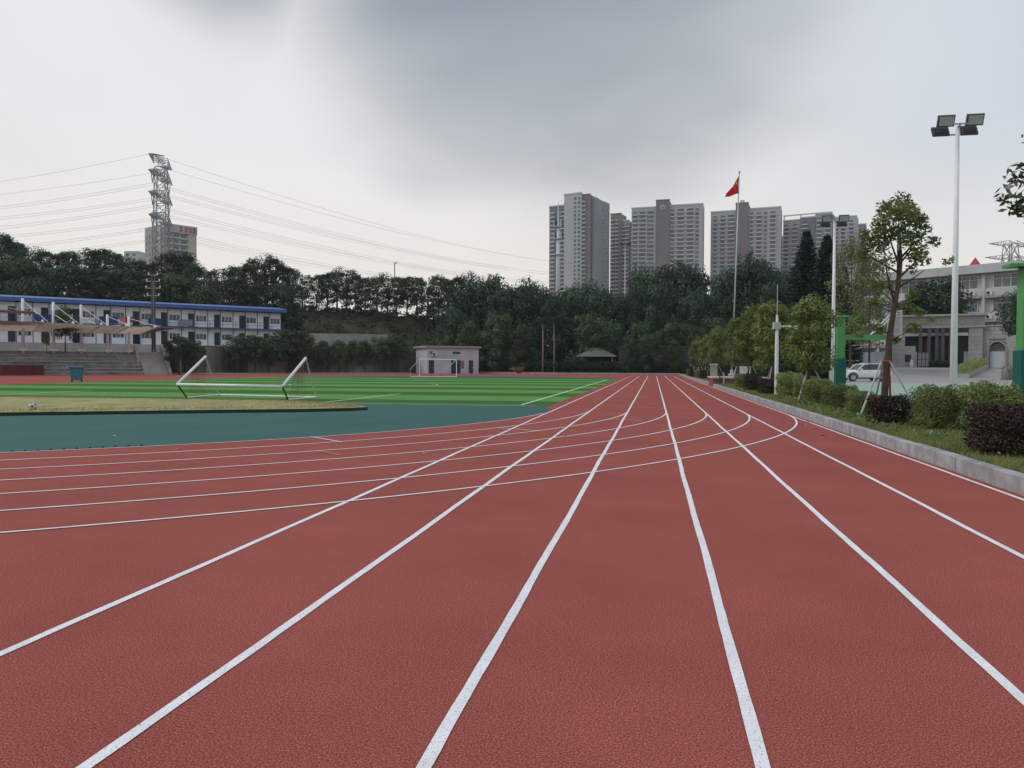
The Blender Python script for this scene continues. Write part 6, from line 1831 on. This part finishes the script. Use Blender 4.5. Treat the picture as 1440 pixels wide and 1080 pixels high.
# parked car ------------------------------------------------------------
M_CAR = mat('car_white', (0.72, 0.73, 0.75), 0.25, 0.02, 1, spec=0.6); M_TYRE = mat('tyre', (0.02, 0.02, 0.022), 0.85); M_RIM = mat('rim', (0.35, 0.36, 0.38), 0.35, 0.1, 4, metal=0.6)
M_TRIM = mat('black_trim', (0.025, 0.025, 0.028), 0.6)
cb_ = BASE(1214, 77.5, 0.06)
car = thing('parked_car', 'white sport utility car parked on the driveway behind the tall tree', 'car', cb_, YAW + 0.06)
car.scale = (1.06, 1.06, 1.04)
# local x: rear(+) / front(-); the near flank faces -y
secs = [(-2.34, .52, .74, .62), (-2.28, .34, .86, .80), (-2.0, .28, .96, .90), (-1.3, .26, 1.03, .93), (-.95, .26, 1.07, .94), (0.3, .26, 1.08, .95), (1.3, .26, 1.10, .95), (2.0, .28, 1.12, .93), (2.28, .36, 1.08, .86), (2.36, .5, .98, .74)]
vs = []; fs = []
ringn = 12
for (x_, zb, zt_, hw) in secs:
    pr = [(-hw * .90, zb), (-hw, zb + .10), (-hw * 1.0, zb + (zt_ - zb) * .5), (-hw * .985, zt_ - .14), (-hw * .93, zt_ - .03), (-hw * .5, zt_ + .02), (hw * .5, zt_ + .02), (hw * .93, zt_ - .03), (hw * .985, zt_ - .14), (hw, zb + (zt_ - zb) * .5), (hw, zb + .10), (hw * .90, zb)]
    vs += [(x_, a, b) for a, b in pr]
for i in range(len(secs) - 1):
    for j in range(ringn):
        fs.append((i * ringn + j, i * ringn + (j + 1) % ringn, (i + 1) * ringn + (j + 1) % ringn, (i + 1) * ringn + j))
fs += [tuple(range(ringn)), tuple(range((len(secs) - 1) * ringn, len(secs) * ringn))]
body = MB().add(vs, fs).build('body', M_CAR, car, True)
# greenhouse: dark glass with white roof and pillars
gh = [(-1.02, 1.06, .80, .90), (-.30, 1.58, .66, .78), (.2, 1.66, .66, .78), (1.2, 1.66, .66, .78), (1.75, 1.60, .66, .76), (2.18, 1.12, .74, .84)]
vs = []; fs = []
for (x_, zt_, hw, hb) in gh:
    vs += [(x_, -hb, 1.05), (x_, -hw, zt_), (x_, hw, zt_), (x_, hb, 1.05)]
for i in range(len(gh) - 1):
    for j in range(3):
        fs.append((i * 4 + j, i * 4 + j + 1, (i + 1) * 4 + j + 1, (i + 1) * 4 + j))
fs += [(0, 1, 2, 3), (20, 21, 22, 23)]
MB().add(vs, fs).build('cabin_glass', M_GLASS, car)
MB().add([(x_, s * hw, zt_ + dz_) for (x_, zt_, hw, hb) in gh[1:5] for s in (-1.03, 1.03) for dz_ in (-.05, .035)], [(1, 3, 7, 5), (5, 7, 11, 9), (9, 11, 15, 13), (0, 1, 5, 4), (4, 5, 9, 8), (8, 9, 13, 12), (2, 3, 7, 6), (6, 7, 11, 10), (10, 11, 15, 14), (0, 1, 3, 2), (12, 13, 15, 14)]).build('roof', M_CAR, car)
for s in (-1, 1):
    for a, b in (((-1.0, .905, 1.06), (-.32, .79, 1.60)), ((.25, .925, 1.07), (.3, .79, 1.64)), ((1.25, .925, 1.07), (1.15, .79, 1.64)), ((2.15, .85, 1.12), (1.72, .77, 1.62))):
        MB().tube([(a[0], s * a[1], a[2]), (b[0], s * b[1], b[2])], .045 if a[0] < 0 or a[0] > 2 else .03, 5).build('pillar', M_CAR if (a[0] < 0 or a[0] > 2) else M_TRIM, car)
    for x_ in (-1.42, 1.44):
        w = MB().tube([(x_, s * .72, .36), (x_, s * .955, .36)], .365, 22).build('wheel', M_TYRE, car)
        MB().tube([(x_, s * .95, .36), (x_, s * .972, .36)], .25, 18).build('rim', M_RIM, w)
        for k in range(5):
            a = k * 1.2566; MB().tube([(x_, s * .974, .36), (x_ + .22 * math.cos(a), s * .974, .36 + .22 * math.sin(a))], .03, 5).build('spoke', M_GALV, w)
        MB().tube([(x_ + .44 * math.cos(t), s * .945, .38 + .44 * math.sin(t)) for t in np.linspace(0, math.pi, 11)], .05, 6).build('wheel_arch', M_TRIM, car)
    MB().box(-1.0, 1.05, s * .93 - .03, s * .93 + .03, .24, .36).build('sill_trim', M_TRIM, car)
    MB().add([(-2.31, s * .62, .80), (-2.24, s * .80, .82), (-1.95, s * .905, .90), (-1.93, s * .88, .97), (-2.2, s * .76, .93), (-2.30, s * .6, .90)], [(0, 1, 2, 3, 4, 5)]).build('headlight', M_LENS, car)
    MB().box(2.2, 2.37, s * .62 - .12, s * .62 + .12, .88, 1.02).build('tail_light', mat('tail_red', (0.3, 0.02, 0.02), 0.3), car)
    mr_ = MB().bbox(-.78, -.62, s * 1.03 - .09, s * 1.03 + .09, 1.06, 1.20, .03).build('mirror', M_CAR, car)
    for x_ in (.05, 1.05):
        MB().box(x_, x_ + .2, s * .955 - .012, s * .955 + .012, .90, .935).build('door_handle', M_GALV, car)
MB().box(-2.40, -2.28, -.42, .42, .55, .82).build('grille', M_TRIM, car)
MB().box(-2.42, -2.2, -.7, .7, .28, .42).build('bumper', M_TRIM, car)

# ------------------------------------------------------------------ small litter on the track
lm = MB().add([(-.05, 0, .012), (0, .025, .02), (.05, 0, .014), (0, -.025, .02), (0, 0, .006)], [(0, 1, 4), (1, 2, 4), (2, 3, 4), (3, 0, 4)])
mel = [lm.mesh('fallen_leaf', mat('leaf_pale', (0.55, 0.42, 0.36), 0.8)), lm.mesh('fallen_leaf', mat('leaf_ochre', (0.45, 0.24, 0.07), 0.8)), lm.mesh('fallen_leaf', mat('leaf_brown', (0.06, 0.025, 0.02), 0.8))]
for (px, py, k, s) in [(1085, 591, 0, 1.4), (1131, 599.5, 0, 1.6), (1157, 613, 2, 1.2), (594, 639, 0, 1.2), (612, 628, 0, .9), (940, 573.5, 1, 1.6), (892, 624, 1, .8), (250, 632, 0, .9), (1137, 593.5, 1, 1.5), (675, 593.5, 0, 1.2), (160, 614, 0, 1.5)]:
    p = GP(px, py); o = link('fallen_leaf', mel[k]); o.location = p; o.scale = (s, s, s); o.rotation_euler = (0, 0, rr.uniform(0, 6))
    tag(o, ['pale dry leaf lying on the red track', 'ochre dry leaf lying on the red track', 'dark brown leaf lying on the red track'][k], 'leaf', 'leaves scattered on the track')
pm_ = MB().lathe([(.022, 0), (.022, .02), (.012, .026)], 8).mesh('edge_peg', M_DARK)
for i in range(11):
    p = GP(17 + 18.2 * i, 635.6 - 0.86 * i); o = link('edge_peg', pm_); o.location = (p.x, p.y, .004)
    tag(o, 'small black rubber peg at the edge of the teal turf', 'peg', 'pegs along the turf edge')

# ------------------------------------------------------------------ damp summer air
hm_ = bpy.data.materials.new('haze'); hm_.use_nodes = True; t = hm_.node_tree; t.nodes.clear()
ov = N(t, 'ShaderNodeOutputMaterial'); pv_ = N(t, 'ShaderNodeVolumePrincipled'); pv_.inputs['Density'].default_value = 0.00015
pv_.inputs['Color'].default_value = (0.86, 0.91, 1.0, 1); pv_.inputs['Anisotropy'].default_value = 0.2
L(t, pv_.outputs[0], ov.inputs['Volume'])
hzb = stuff(MB().box(-2450, 2450, -650, 3050, -1.2, 150).build('haze', hm_)); tag(hzb, 'thin pale haze filling the air over the whole place', 'haze')
